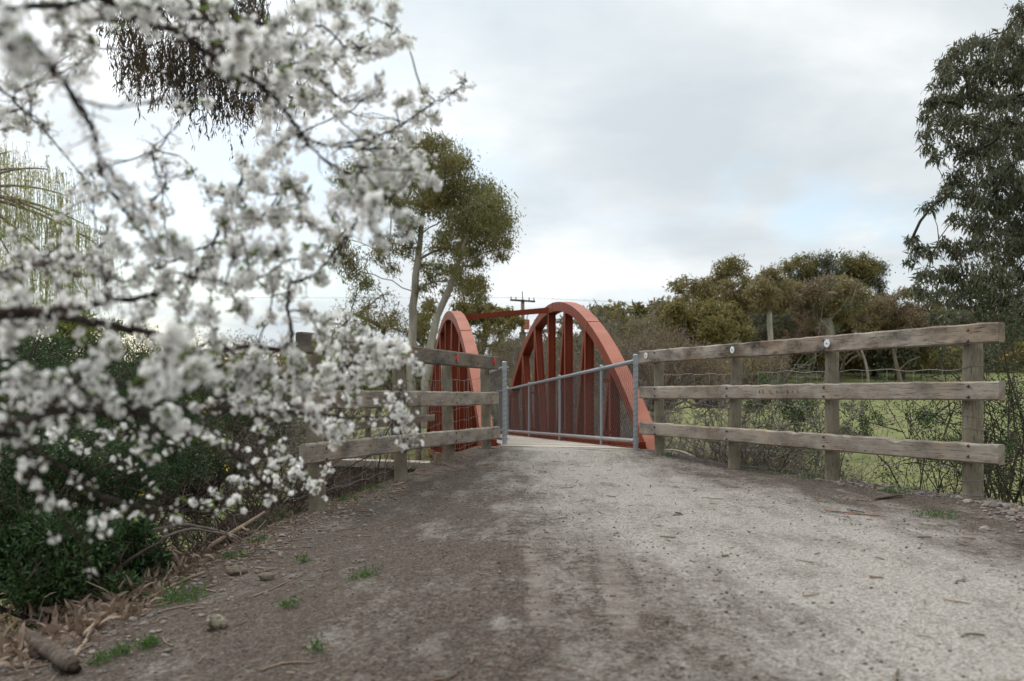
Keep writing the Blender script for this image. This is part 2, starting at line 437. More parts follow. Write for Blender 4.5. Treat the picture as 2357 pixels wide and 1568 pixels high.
soil = t.mix(t.math('MULTIPLY', t.math('MULTIPLY', st, t.ramp(med, [(.36, .25), (.6, 1.0)])), .55), soil, t.mix(fine, (.22, .185, .155), (.32, .28, .245)))
# grass far off
gn = t.noise(v, .35, 6, .65); gn2 = t.noise(t.mapv(v, (1, .35, 1)), 2.4, 6, .7)
gcol = t.ramp(gn2, [(0.3, (.105, .125, .040)), (0.55, (.17, .18, .066)), (0.75, (.27, .25, .12))])
gcol = t.mix(t.ramp(gn, [(0.4, 0.0), (0.65, .6)]), gcol, (.215, .205, .09))
# mulch
mul = t.ramp(t.voro(t.mapv(v, (1, 2.2, 1), rot=(0, 0, .6)), 34, out='Color'), [(0.0, (.02, .014, .010)), (0.5, (.06, .04, .028)), (0.8, (.12, .085, .06)), (1.0, (.22, .17, .125))])
mm = t.ramp(t.math('ADD', zone.outputs[2], t.math('MULTIPLY', t.math('SUBTRACT', med, .5), 1.2)), [(0.3, 0.0), (0.7, 1.0)])
gm = t.ramp(t.math('ADD', zone.outputs[1], t.math('MULTIPLY', t.math('SUBTRACT', med, .5), 1.2)), [(0.35, 0.0), (0.65, 1.0)])
c = t.mix(mm, soil, mul); c = t.mix(gm, c, gcol)
t.put(b.inputs['Base Color'], c)
hh = t.math('ADD', t.math('MULTIPLY', gritd, -.7), t.math('ADD', t.math('MULTIPLY', fine, .8), med))
bump(t, b, hh, .012, .75)
me.materials.append(m)

def gz(x, y): return float(ground(np.array([float(x)]), np.array([float(y)]))[0])

# ================================================================ wooden fences
def rail_mesh(L, H, T, seed, sag=0.0, notch=()):
    """a sawn rail along local X, slightly uneven, with worn arrises"""
    r = np.random.default_rng(seed); n = max(12, int(L/.09))
    prof = np.array([(-T/2+.012, -H/2), (T/2-.012, -H/2), (T/2, -H/2+.012), (T/2, H/2-.012), (T/2-.012, H/2), (-T/2+.012, H/2), (-T/2, H/2-.012), (-T/2, -H/2+.012)])
    xs = np.linspace(0, L, n)
    wob = np.cumsum(r.normal(0, .0012, n)); wob -= np.linspace(0, wob[-1], n)
    V = []
    for i, x in enumerate(xs):
        p = prof.copy()*(1+r.normal(0, .006))
        top = r.normal(0, .0022)
        for nx_, dp in notch:
            if abs(x-nx_) < .06: top -= dp
        p[3:7, 1] += top; p += r.normal(0, .0008, p.shape)
        V.append(np.column_stack([np.full(8, x), p[:, 0]+wob[i], p[:, 1]+wob[i]*.6-sag*math.sin(math.pi*x/L)]))
    V = np.concatenate(V); k = 8; f = []
    for i in range(n-1):
        for j in range(k): f.append([i*k+j, i*k+(j+1) % k, (i+1)*k+(j+1) % k, (i+1)*k+j])
    mb = MB(); mb.add(V, f); mb.Fa.append((np.arange(8)[None][:, ::-1], 0)); mb.Fa.append((np.arange((n-1)*k, n*k)[None], 0))
    return mb

def place_x(o, a, c, parent):
    """turn a local-X object so that it runs from a to c (world), under parent"""
    a = Vector([float(v) for v in a]); c = Vector([float(v) for v in c])
    d = (c-a).normalized(); s = Vector((0, 0, 1)).cross(d).normalized(); u = d.cross(s)
    Mx = Matrix((d, s, u)).transposed().to_4x4(); Mx.translation = a-Vector(parent.location)
    o.matrix_local = Mx
    return Mx

def rail(a, c, H, T, m, parent, seed, label=None, notch=(), flip=False):
    L = float(np.linalg.norm(np.array(c)-np.array(a)))
    o = rail_mesh(L, H, T, seed, notch=notch).build('rail', m)
    o.parent = parent
    place_x(o, a, c, parent)
    if label: o['label'] = label
    return o

def round_post(x, y, z0, z1, r, m, parent, seed, lean=(0, 0)):
    rr = np.random.default_rng(seed); n = 14; k = 20
    th = np.arange(k)*2*np.pi/k; V = []
    lump = 1+.02*np.sin(th*2+rr.uniform(0, 6))+.012*np.sin(th*5+rr.uniform(0, 6))
    sp = rr.uniform(0, 6)
    crack = 1-.07*np.exp(-((np.mod(th-sp+np.pi, 2*np.pi)-np.pi)/.16)**2)
    for i in range(n):
        f = i/(n-1); z = z0+(z1-z0)*f; q = r*lump*crack*(1.03-.05*f)*(1 if i < n-1 else .96)
        V.append(np.column_stack([x+lean[0]*f+q*np.cos(th), y+lean[1]*f+q*np.sin(th), np.full(k, z)]))
    V = np.concatenate(V)-np.array([x, y, z0]); fs = []
    for i in range(n-1):
        for j in range(k): fs.append([i*k+j, i*k+(j+1) % k, (i+1)*k+(j+1) % k, (i+1)*k+j])
    mb = MB(); mb.add(V, fs); mb.Fa.append((np.arange((n-1)*k, n*k)[None], 0))
    o = mb.build('post', m, smooth=True); o.parent = parent
    o.location = Vector((x, y, z0))-Vector(parent.location)
    return o

def disc(pos, nrm, r, m, parent, name='reflector', th=.006):
    nrm = np.array(nrm)/np.linalg.norm(nrm); pos = np.array(pos)
    mb = MB(); mb.tube(np.array([pos-nrm*.004, pos+nrm*th*.8, pos+nrm*th]), [r, r, r*.9], 24)
    o = mb.build(name, m, parent)
    b2 = MB(); b2.tube(np.array([pos+nrm*th*.9, pos+nrm*(th+.004), pos+nrm*(th+.006)]), [.007, .007, .004], 8)
    b2.build('screw', M['bolt'], o) if False else None
    s2 = b2.build('screw', M['bolt']); s2.parent = o; s2.location = -Vector(parent.location)
    return o

def bolt(pos, nrm, parent, r=.011):
    nrm = np.array(nrm)/np.linalg.norm(nrm); pos = np.array(pos)
    mb = MB(); mb.tube(np.array([pos-nrm*.006, pos+nrm*.006, pos+nrm*.011]), [r, r, r*.5], 8)
    return mb.build('bolt', M['bolt'], parent)

def wire_mesh(parent, A, B, zb, zt, rows, step, seed, off=(0, 0)):
    """stock wire: wavy horizontals and thin uprights with knots"""
    r = np.random.default_rng(seed); A = np.array(A, float)+off; B = np.array(B, float)+off
    L = np.linalg.norm(B-A); mb = MB(); n = 60
    t_ = np.linspace(0, 1, n); hs = []
    for k in range(rows):
        f = k/(rows-1)
        zl = zb[0]+(zt[0]-zb[0])*f; zr = zb[1]+(zt[1]-zb[1])*f
        z = zl+(zr-zl)*t_-.02*np.sin(np.pi*t_)+.008*np.sin(t_*L*14+k)+np.interp(t_, np.linspace(0, 1, 9), r.normal(0, .012, 9))
        hs.append(z)
        pth = np.column_stack([A[0]+(B[0]-A[0])*t_, A[1]+(B[1]-A[1])*t_, z])
        mb.tube(pth, .0021 if k < rows-1 else .0026, 4)
    for q in np.arange(step*.5, L, step):
        f = q/L; zs = [np.interp(f, t_, h) for h in hs]; j = r.normal(0, .01, rows)
        pth = np.array([[A[0]+(B[0]-A[0])*f+j[k]*(B-A)[0]/L, A[1]+(B[1]-A[1])*f+j[k]*(B-A)[1]/L, zs[k]] for k in range(rows)])
        mb.tube(pth, .0018, 4)
        for p in pth[1:-1]: mb.tube(np.array([p-[0, 0, .007], p, p+[0, 0, .007]]), [.002, .0055, .002], 5)
    return mb.build('wire_netting', M['wire'], parent, smooth=True)

# ---- right-hand fence
RA, RB = np.array([3.62, 7.36]), np.array([1.58, 12.16])        # line of the rails' path-side, near to far
def rline(f): return RA+(RB-RA)*f
dR = (RB-RA)/np.linalg.norm(RB-RA); nR = np.array([dR[1], -dR[0]])   # outward (right)
fR = thing('wooden_fence', 'weathered three-rail timber fence with white reflector discs, right of the path', 'fence', (*rline(.5), 0), 'timber approach fences')
def ppx(px, line_a, line_b, offs=0.0):
    """distance along a ground line at which it is seen at column px"""
    a = np.array(line_a); d = np.array(line_b)-a; k = (px-HX)/F
    return a+d*((k*a[1]-a[0])/(d[0]-k*d[1]))
postR = []
for i, (px, r_, lean) in enumerate([(2239, .078, (0, 0)), (1915, .062, (.0, 0)), (1688, .061, (.04, 0)), (1519, .060, (-.015, 0))]):
    off = nR*(.035+r_); p = ppx(px, RA+off, RB+off); z0 = gz(*p)
    postR.append(p)
    o = round_post(p[0], p[1], z0-.3, 1.235 if i else 1.20, r_, M['post'], fR, 10+i, lean)
    if i == 0: o['label'] = 'thicker end post wrapped with wire'
rail((*RA, 1.252), (*RB, 1.238), .152, .07, M['rail_top'], fR, 1, 'top rail stained dark at its near end', )
rail((*(RA+.004*nR), .818), (*RB, .808), .146, .07, M['rail'], fR, 2)
rail((*RA, .342), (*(RB+.006*nR), .372), .150, .07, M['rail'], fR, 3, notch=((1.02, .03), (2.35, .015)))
for px in (1487, 1686, 1904): 
    p = ppx(px, RA-nR*.036, RB-nR*.036); disc((*p, 1.25), (-nR[0], -nR[1], 0), .037, M['refl_white'], fR)
for i, p in enumerate(postR):
    q = p-nR*(.035+.06+.035)-dR*.0
    q = ppx([2228, 1895, 1672, 1506][i], RA-nR*.036, RB-nR*.036)
    for zc_ in (1.24, .812, .358):
        for dz in (-.042, .04): bolt((*q, zc_+dz), (-nR[0], -nR[1], 0), fR)
wire_mesh(fR, RA+dR*.3, RB, (.03, .06), (1.0, 1.02), 7, .30, 5, nR*.19)
# wire wrapped round the end post
pe = postR[0]
for zc_ in (.02, .13, .30, .52, .62, .83, 1.0):
    wr = MB(); th = np.linspace(0, 2*np.pi, 24); wr.tube(np.column_stack([pe[0]+.082*np.cos(th), pe[1]+.082*np.sin(th), zc_+.012*np.sin(th+zc_*9)]), .0025, 4); wr.build('wire_wrap', M['wire'], fR)
# old burnt-in scratches on the middle rail
for px in (1748, 1756, 1772, 1788, 1812, 1824, 1836):
    p = ppx(px, RA-nR*.0363, RB-nR*.0363); h = .035 if px in (1748, 1756, 1812) else .018
    sc_ = MB(); sc_.box((*p, .812), (.006, .006, h)); sc_.build('scratch', M['bolt'], fR)

# ---- left-hand fence
LA, LB = np.array([-1.66, 7.78]), np.array([-.205, 12.85])
dL = (LB-LA)/np.linalg.norm(LB-LA); nL = np.array([-dL[1], dL[0]])   # outward (left)
fL = thing('wooden_fence', 'weathered three-rail timber fence with red reflector discs, half hidden by white blossom', 'fence', (*(LA+LB)/2, 0), 'timber approach fences')
postL = []
for i, (px, r_, lean) in enumerate([(735, .070, (-.06, 0)), (925, .066, (-.04, 0)), (1036, .062, (-.045, 0)), (1121, .062, (-.03, 0))]):
    off = nL*(.035+r_); p = ppx(px, LA+off, LB+off); z0 = gz(*p); postL.append(p)
    round_post(p[0], p[1], z0-.3, 1.17, r_, M['post'], fL, 30+i, lean)
rail((*LA, 1.195), (*LB, 1.185), .165, .07, M['rail_dark'], fL, 11, 'dark stained top rail')
rail((*LA, .745), (*LB, .735), .160, .07, M['rail'], fL, 12)
rail((*(LA+dL*.06), .318), (*(LB+dL*.06), .292), .160, .07, M['rail'], fL, 13)
for px in (946, 1052, 1138):
    p = ppx(px, LA-nL*.036, LB-nL*.036); disc((*p, 1.20), (-nL[0], -nL[1], 0), .040, M['refl_red'], fL, th=.010)
for i in range(4):
    q = ppx([752, 938, 1050, 1134][i], LA-nL*.036, LB-nL*.036)
    for zc_ in (1.19, .74, .305):
        for dz in (-.045, .045): bolt((*q, zc_+dz), (-nL[0], -nL[1], 0), fL)
wire_mesh(fL, LA+dL*.1, LB, (-.28, .03), (.93, .98), 7, .27, 8, nL*.19)

# ================================================================ bridge
AX = .1427
def BP(o, Y, h): return np.array([o-AX*Y, Y, .10-.027*(Y-12.5)+h])
br = thing('footbridge', 'red steel bowstring arch footbridge with pale timber deck', 'bridge', tuple(BP(2.6, 13, 0)))
PAN = 1.68
def arch(o0, Y0, wd, deep, low, nodes_down):
    """bowstring arch with its left face at o0, foot at Y0, eight panels long"""
    H = 2.45; L = PAN*8; n = 40
    tt = np.linspace(-1, 1, n+1)
    def mid(tv): return Y0+L*(tv+1)/2, H*(1-tv*tv)
    mb = MB(); V = []
    ts = np.concatenate([[-1.09], tt, [1.09]])
    for tv in ts:
        Y, h = mid(tv)
        dh = -2*H*tv; dY = L/2; ln = math.hypot(dh, dY); ny, nh = -dh/ln, dY/ln
        for o_, e in ((o0, 0), (o0+wd, 0), (o0+wd, 1), (o0, 1)):
            V.append(BP(o_, Y+ny*deep*e, h+nh*deep*e))
    V = np.array(V); m_ = len(ts); f0, f1, f2 = [], [], []
    for i in range(m_-1):
        a = i*4; c_ = a+4
        f0.append([a, a+1, c_+1, c_]); f2.append([a+1, a+2, c_+2, c_+1]); f1.append([a+2, a+3, c_+3, c_+2]); f2.append([a+3, a, c_, c_+3])
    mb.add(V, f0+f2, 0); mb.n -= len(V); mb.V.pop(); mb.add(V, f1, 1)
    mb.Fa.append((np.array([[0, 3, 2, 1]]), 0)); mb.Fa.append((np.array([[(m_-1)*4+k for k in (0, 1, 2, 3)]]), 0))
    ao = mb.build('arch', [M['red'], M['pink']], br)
    for tv in (-.52, -.07, .45):
        Y, h = mid(tv); dh = -2*H*tv; ln = math.hypot(dh, L/2); ty, th_ = (L/2)/ln, dh/ln; ny, nh = -th_, ty; g_ = .004; sp = MB()
        C = [BP(o_, Y+ty*w_+ny*e_, h+th_*w_+nh*e_) for w_ in (-.012, .012) for (o_, e_) in ((o0-g_, -g_), (o0+wd+g_, -g_), (o0+wd+g_, deep+g_), (o0-g_, deep+g_))]
        sp.hexa(np.array(C)); sp.build('weld_seam', M['red'], br)
    ob_w = wd
    def member(Yt, ht, Yb, hb):
        """H-section: recessed web facing along the bridge, flange each side"""
        mm_ = MB(); fl = .012; dp = .11
        for (oa, ob, dd) in ((o0+.004, o0+.004+fl, dp/2), (o0+.145-fl, o0+.145, dp/2), (o0+.004+fl, o0+.145-fl, .008)):
            c = []
            for (Y, h) in ((Yb, hb), (Yt, ht)):
                c += [BP(oa, Y-dd, h), BP(ob, Y-dd, h), BP(ob, Y+dd, h), BP(oa, Y+dd, h)]
            mm_.hexa(np.array(c))
        mm_.build('hanger', M['red'], br)
    for k in range(1, 8):
        tv = -1+k/4; Y, h = mid(tv); hb = -low
        member(Y+.03*(1 if tv < 0 else -1 if tv > 0 else 0), h+.02, Y, hb)
        if k != 4:
            s = 1 if k < 4 else -1
            member(Y+.085*s, h+.02, Y+s*(.10+.36*(h+low)), hb)
    # chord
    ch = MB(); d = .14
    c = [BP(o_, Y, hh_) for Y in (Y0-.25, Y0+L+.25) for (o_, hh_) in ((o0, -low-d), (o0+wd, -low-d), (o0+wd, -low), (o0, -low))]
    ch.hexa(np.array(c)); ch.build('bottom_chord', M['red'], br)
    return mid
midR = arch(3.50, 12.86, .20, .17, .38, True)
midL = arch(1.594, 14.42, .20, .17, .42, True)
# tie beam over the path between the two crowns
YL, YR = 14.42+PAN*4, 12.86+PAN*4
c = [BP(o_, Y+dy_, 2.47+hz) for (o_, Y) in ((1.794, YL), (3.50, YR)) for (dy_, hz) in ((-.06, 0), (.06, 0), (.06, .10), (-.06, .10))]
tb = MB(); tb.hexa(np.array(c)); tb.build('tie_beam', M['red'], br)
# deck planks across, following the skew
dk = MB(); rr = np.random.default_rng(3)
oL, oR = 1.82, 3.40; npl = 92; pitch = 13.9/npl
for i in range(npl):
    y0 = 12.52+i*pitch
    for_w = pitch-.008; dz = rr.normal(0, .0015)
    sk = 1.0
    c = []
    for (o_, yo) in ((oL, 1.46), (oR, 0.0)):
        for (e, hz) in ((0, -.05), (for_w, -.05), (for_w, dz), (0, dz)):
            c.append(BP(o_, y0+yo+e, hz))
    dk.hexa(np.array(c))
dk.build('deck', M['deck'], br)
# steel edge angles beside the deck
for (o_, y0, nm) in ((3.405, 12.62, 'edge_beam'), (1.80, 14.12, 'edge_beam')):
    s = 1 if o_ > 2 else -1
    e = MB()
    e.hexa(np.array([BP(oo, Y, hh_) for Y in (y0, y0+13.7) for (oo, hh_) in ((o_, -.22), (o_+.09*s, -.22), (o_+.09*s, .085), (o_, .085))]))
    e.hexa(np.array([BP(oo, Y, hh_) for Y in (y0+.02, y0+13.7) for (oo, hh_) in ((o_-.06*s, .004), (o_-.002*s, .004), (o_-.002*s, .022), (o_-.06*s, .022))]))
    e.build(nm, M['red'], br)
    for k in range(30):
        bb = MB(); p = BP(o_-.035*s, y0+.2+k*.3, .022); bb.cyl(p, p+[0, 0, .012], .012, k=6); bb.build('bolt', M['red'], br)
# cross girders under the deck
cg = MB()
for k in range(9):
    a = BP(1.62, 14.42+k*PAN, 0); c_ = BP(3.68, 12.86+k*PAN, 0)
    cg.hexa(np.array([p+np.array([0, dy_, hz]) for p in (a, c_) for (dy_, hz) in ((-.05, -.42), (.05, -.42), (.05, -.06), (-.05, -.06))]))
cg.build('cross_girders', M['red'], br)

# ---- chain-link guard fences on the bridge
def chainlink(o_, Ya, Yb, posts, label, inward):
    f = thing('chain_link_fence', label, 'fence', tuple(BP(o_, Ya, 0)), 'chain link guards on the bridge')
    s = inward
    # galvanised rails with the tie wire wound round them
    for (h, nm, mt) in ((1.10, 'top_rail', M['galv']), (.10, 'bottom_rail', M['galv_rust'])):
        mb = MB(); ys = np.linspace(Ya, Yb, 60)
        mb.tube(np.array([BP(o_, y, h) for y in ys]), .024, 12)
        rl = mb.build(nm, mt, f, smooth=True)
        hb = MB(); n = int((Yb-Ya)/.05); tq = np.arange(n*6)/6
        pts = np.array([BP(o_+.0285*math.cos(2*math.pi*q), Ya+.03+q*.05, h+.0285*math.sin(2*math.pi*q)) for q in tq])
        hb.tube(pts, .0024, 4); w_ = hb.build('tie_wire', M['galv']); w_.parent = rl; w_.location = -Vector(f.location)
    for i, y in enumerate(posts):
        end = i == 0; r = .030 if end else .022
        mb = MB(); b0 = BP(o_, y, -.02 if end else 0.0); tp = BP(o_, y, 1.165 if end else 1.13)
        mb.tube(np.array([b0, tp, tp+[0, 0, .006]]), [r, r, r*.9], 16)
        po = mb.build('post', M['galv'], f, smooth=False)
        cp = MB(); cp.tube(np.array([tp-[0, 0, .02], tp+[0, 0, .012], tp+[0, 0, .022]]), [r+.004, r+.004, r*.6], 16)
        co = cp.build('post_cap', M['galv']); co.parent = po; co.location = -Vector(f.location)
        if end:
            for h in (1.10, .10):
                cl = MB(); q = BP(o_, y, h); cl.tube(np.array([q-[0, 0, .04], q+[0, 0, .04]]), r+.006, 16); cl.tube(np.array([q+[r*.5*s, 0, 0], q+[(r+.03)*s*1.0, -.01, 0]]), .010, 8)
                cc = cl.build('clamp', M['galv']); cc.parent = po; cc.location = -Vector(f.location)
            lc = MB(); tq = np.linspace(0, 14, 140)
            lc.tube(np.array([[b0[0]+(r+.003)*math.cos(2*math.pi*q), b0[1]+(r+.003)*math.sin(2*math.pi*q), b0[2]+.12+q*.068] for q in tq]), .0022, 4)
            lo = lc.build('lacing_wire', M['mesh']); lo.parent = po; lo.location = -Vector(f.location)
        else:
            for h in (.18, .93):
                bk = MB(); q = BP(o_, y, h); bk.box(q+np.array([-.085*s, 0, 0]), (.13, .03, .05)); bk.build('bracket', M['red'], f)
    # diamond mesh of zigzag wires
    mb = MB(); pw = .05; n = int((Yb-Ya-.06)/pw); nz = 24
    z = np.linspace(.105, 1.095, nz+1); alt = np.arange(nz+1) % 2
    i = np.arange(n)
    zig = np.where((alt[None]+i[:, None]) % 2 == 0, 0.0, 1.0)
    Y = Ya+.03+i[:, None]*pw+zig*pw
    oo = o_+.002*np.where(alt == 0, -1, 1)[None]*np.ones_like(Y)
    paths = np.stack([oo-AX*Y, Y, .10-.027*(Y-12.5)+np.broadcast_to(z[None], Y.shape)], -1)
    mb.tubes(paths, .0021, 3)
    mb.build('diamond_mesh', M['mesh'], f)
    return f
chainlink(3.326, 12.46, 26.2, [12.46, 14.3, 17.45, 20.8, 24.0], 'galvanised chain-link guard along the right side of the red bridge', -1)
chainlink(1.894, 14.0, 27.7, [14.0, 15.9, 19.2, 22.5, 25.8], 'chain-link guard with grey end post between the left timber fence and the deck', 1)

# ---- abutment and wing walls
ab = thing('bridge_abutment', 'stained concrete abutment and sloping wing wall under the near end of the bridge', 'abutment', (0, 13, -1))
def wall(pts, th, bot, m, name, cope=True):
    """pts: (x,y,ztop) along the top; th: thickness away from the camera side"""
    pts = np.array(pts, float); mb = MB()
    for a, c in zip(pts[:-1], pts[1:]):
        d = c[:2]-a[:2]; nrm = np.array([-d[1], d[0]])/np.linalg.norm(d)*th
        for (lo, hi, ex, mi) in ((bot, -.09, 0, 0), (-.09, 0, .03, 1)):
            C = []
            for p in (a, c):
                zl = bot if mi == 0 else p[2]-.09; zh = p[2]+(-.09 if mi == 0 else 0)
                e = nrm/th*ex
                C += [[*(p[:2]-e), zl], [*(p[:2]+nrm+e), zl], [*(p[:2]+nrm+e), zh], [*(p[:2]-e), zh]]
            mb.hexa(np.array(C), mi)
    return mb.build(name, m, ab)
wall([(-.78, 13.45, -.13), (-2.38, 14.2, -.13)], .30, -3.2, [M['concrete_dark'], M['concrete']], 'head_wall')
wall([(-2.40, 14.3, -.14), (-2.95, 12.9, -.70), (-3.7, 11.6, -1.35), (-4.3, 10.4, -2.0)], -.22, -3.4, [M['concrete_dark'], M['concrete']], 'wing_wall')
# threshold beam with rounded shoulders, carries the deck
def shoulder(a, c, zt, rise, name, m_=None):
    a = np.array(a); c = np.array(c); n = 18; L = np.linalg.norm(c-a); d = (c-a)/L; nrm = np.array([-d[1], d[0]])*.16
    mb = MB(); V = []
    for i in range(n+1):
        s = i/n; z = zt-rise*(max(0, (s-.55)/.45)**2)
        p = a+d*L*s
        V += [[*p, -1.6], [*(p+nrm), -1.6], [*(p+nrm), z], [*p, z]]
    f = []
    for i in range(n):
        q = i*4
        for j in range(4): f.append([q+j, q+(j+1) % 4, q+4+(j+1) % 4, q+4+j])
    mb.add(V, f); mb.Fa.append((np.array([[0, 1, 2, 3]]), 0)); mb.Fa.append((np.array([[n*4+3, n*4+2, n*4+1, n*4]]), 0))
    return mb.build(name, M['concrete'], ab)
shoulder((1.50, 12.62), (2.36, 12.30), .09, .17, 'threshold')
shoulder((-.02, 13.35), (-.86, 12.75), .075, .19, 'threshold')
shoulder((1.5, 12.47), (-.1, 13.80), .083, 0, 'threshold')

# ---- gravel and loose pieces
def rocks(n, fn, smin, smax, name, m, seed, label=None, cat=None, kind='stuff', flat=.6):
    r = np.random.default_rng(seed); ico = icosa(); mb = MB()
    V0, F0 = ico; xs, ys = fn(r, n); s = smin*(smax/smin)**(r.random(len(xs))**2.2)
    z = ground(xs, ys)
    Vs = []
    for i in range(len(xs)):
        v = V0*(1+r.normal(0, .16, V0.shape)); sc = s[i]*np.array([1, r.uniform(.6, 1), flat*r.uniform(.6, 1.1)])
        v = v*sc; a = r.uniform(0, 6.28); ca_, sa = math.cos(a), math.sin(a)
        v = np.column_stack([v[:, 0]*ca_-v[:, 1]*sa, v[:, 0]*sa+v[:, 1]*ca_, v[:, 2]])+[xs[i], ys[i], z[i]+s[i]*flat*.35]
        Vs.append(v)
    nV = len(V0); off = (np.arange(len(xs))*nV)[:, None, None]
    mb.add(np.concatenate(Vs), (F0[None]+off).reshape(-1, 3))
    o = mb.build(name, m, origin=None); tag(o, label, cat, kind=kind); return o
def icosa():
    ph = (1+5**.5)/2
    v = np.array([(-1, ph, 0), (1, ph, 0), (-1, -ph, 0), (1, -ph, 0), (0, -1, ph), (0, 1, ph), (0, -1, -ph), (0, 1, -ph), (ph, 0, -1), (ph, 0, 1), (-ph, 0, -1), (-ph, 0, 1)])/math.hypot(1, ph)
    f = np.array([(0, 11, 5), (0, 5, 1), (0, 1, 7), (0, 7, 10), (0, 10, 11), (1, 5, 9), (5, 11, 4), (11, 10, 2), (10, 7, 6), (7, 1, 8), (3, 9, 4), (3, 4, 2), (3, 2, 6), (3, 6, 8), (3, 8, 9), (4, 9, 5), (2, 4, 11), (6, 2, 10), (8, 6, 7), (9, 8, 1)])
    return v, f
def stone_mat(name, cols):
    m, t, b = mat(name, .85, .25)
    r = t.new('ShaderNodeNewGeometry').outputs['Random Per Island']
    c = t.ramp(r, [(i/(len(cols)-1), c_) for i, c_ in enumerate(cols)])
    c = t.mix(t.ramp(t.noise(objvec(t), 90, 4), [(0.4, 0.0), (0.7, .4)]), c, (.12, .1, .08))
    t.put(b.inputs['Base Color'], c); return m
M['pebble'] = stone_mat('pebble', [(.05, .036, .028), (.09, .07, .056), (.14, .115, .095), (.08, .058, .045), (.24, .215, .19)])
M['rubble'] = stone_mat('rubble_stone', [(.10, .083, .07), (.18, .14, .115), (.24, .205, .175), (.12, .11, .11), (.20, .135, .10), (.31, .275, .24)])
def on_path(r, n):
    ys = 2.1+(12.3-2.1)*r.random(n*2)**1.6; xs = r.uniform(-2.2, 3.6, n*2)
    k = (xs > XL(ys)-.1) & (xs < XR(ys)+.1); xs, ys = xs[k], ys[k]
    c_ = np.interp(ys, [0, 3, 5, 7, 9, 12.5], [2.0, 1.68, 1.5, 1.27, .95, .7]); k = r.random(len(xs)) < np.clip(np.abs(xs-c_)/1.0, .15, 1)
    return xs[k][:n], ys[k][:n]
rocks(15000, on_path, .0022, .0095, 'loose_gravel', M['pebble'], 4)
def on_bank(r, n):
    ys = r.uniform(2.3, 9.5, n); xs = XL(ys)+r.normal(.22, .28, n); return xs, ys
rocks(2600, on_bank, .005, .026, 'bank_stones', M['rubble'], 6)
def rub(r, n):
    ys = r.uniform(5.4, 9.3, n); xs = XR(ys)+r.normal(-.05, .13, n)-.55*np.clip((6.9-ys)/1.5, 0, 1)*r.random(n); return xs, ys
PO = np.array(postR+postL)
def by_posts(r, n):
    i = r.integers(0, len(PO), n); a = r.uniform(0, 6.28, n); q = .075+np.abs(r.normal(0, .05, n)); return PO[i, 0]+np.cos(a)*q, PO[i, 1]+np.sin(a)*q
rocks(700, by_posts, .004, .016, 'post_foot_debris', M['pebble'], 12)
rocks(1500, rub, .012, .042, 'rubble_edge', M['rubble'], 7)
# ================================================================ vegetation
M['gumleaf'] = leafmat('gum_leaf', (.13, .15, .058), (.27, .255, .11), .55, .35)
M['gumleaf_dark'] = leafmat('dark_gum_leaf', (.058, .070, .040), (.150, .152, .098), .5, .3, .3)
M['gum_brown'] = leafmat('brown_gum_leaf', (.155, .135, .06), (.28, .235, .115), .6, .25)
M['gum_rust'] = leafmat('rusty_gum_leaf', (.165, .125, .078), (.26, .20, .125), .6, .25)
M['olive'] = leafmat('olive_leaf', (0.123, 0.116, 0.038), (0.232, 0.196, 0.065), .6, .2)
M['grey_leaf'] = leafmat('grey_gum_leaf', (0.145, 0.152, 0.109), (0.246, 0.217, 0.145), .6, .2)
M['shrub'] = leafmat('shrub_leaf', (.032, .065, .020), (.075, .12, .038), .5, .25)
M['gorse'] = leafmat('dark_shrub_leaf', (.013, .036, .011), (.052, .098, .030), .5, .2)
M['lightgreen'] = leafmat('spring_leaf', (.10, .15, .028), (.20, .23, .06), .6, .35)
M['willow'] = leafmat('willow_leaf', (.26, .29, .075), (.44, .43, .15), .6, .5)
M['willow_twig'] = plain('willow_twig', (.22, .20, .09), .7)
M['drygrass'] = leafmat('dry_grass_blade', (.22, .17, .10), (.36, .29, .18), .8, .2)
M['grass'] = leafmat('green_grass_blade', (.035, .085, .016), (.08, .16, .035), .6, .35)
M['deadleaf'] = leafmat('dead_gum_leaf', (.10, .068, .047), (.24, .18, .135), .75, .15)
M['hangleaf'] = leafmat('hanging_gum_leaf', (.035, .032, .018), (.095, .075, .035), .5, .25)
M['hangleaf_brown'] = leafmat('hanging_gum_leaf_brown', (.08, .045, .02), (.15, .085, .03), .5, .25)
M['yellow'] = plain('yellow_flower', (.75, .50, .03), .6, .2, .2)
M['gumbark'] = bark('pale_gum_bark', (.24, .20, .165), (.46, .42, .36), 4, .18, .02)
M['gumbark_brown'] = bark('brown_gum_bark', (.13, .095, .07), (.24, .19, .145), 4, .18, .02)
M['darkbark'] = bark('dark_bark', (.045, .034, .027), (.11, .085, .065), 8, .3, .01)
M['twig'] = bark('grey_brown_twig', (.13, .10, .085), (.26, .215, .185), 8, .5, .002)
M['twig_dark'] = bark('dark_twig', (.05, .035, .028), (.11, .08, .062), 8, .5, .002)
M['stick'] = bark('bleached_stick', (.17, .115, .08), (.34, .26, .19), 9, .3, .003)

def unit(v): return v/(np.linalg.norm(v, axis=-1, keepdims=True)+1e-9)

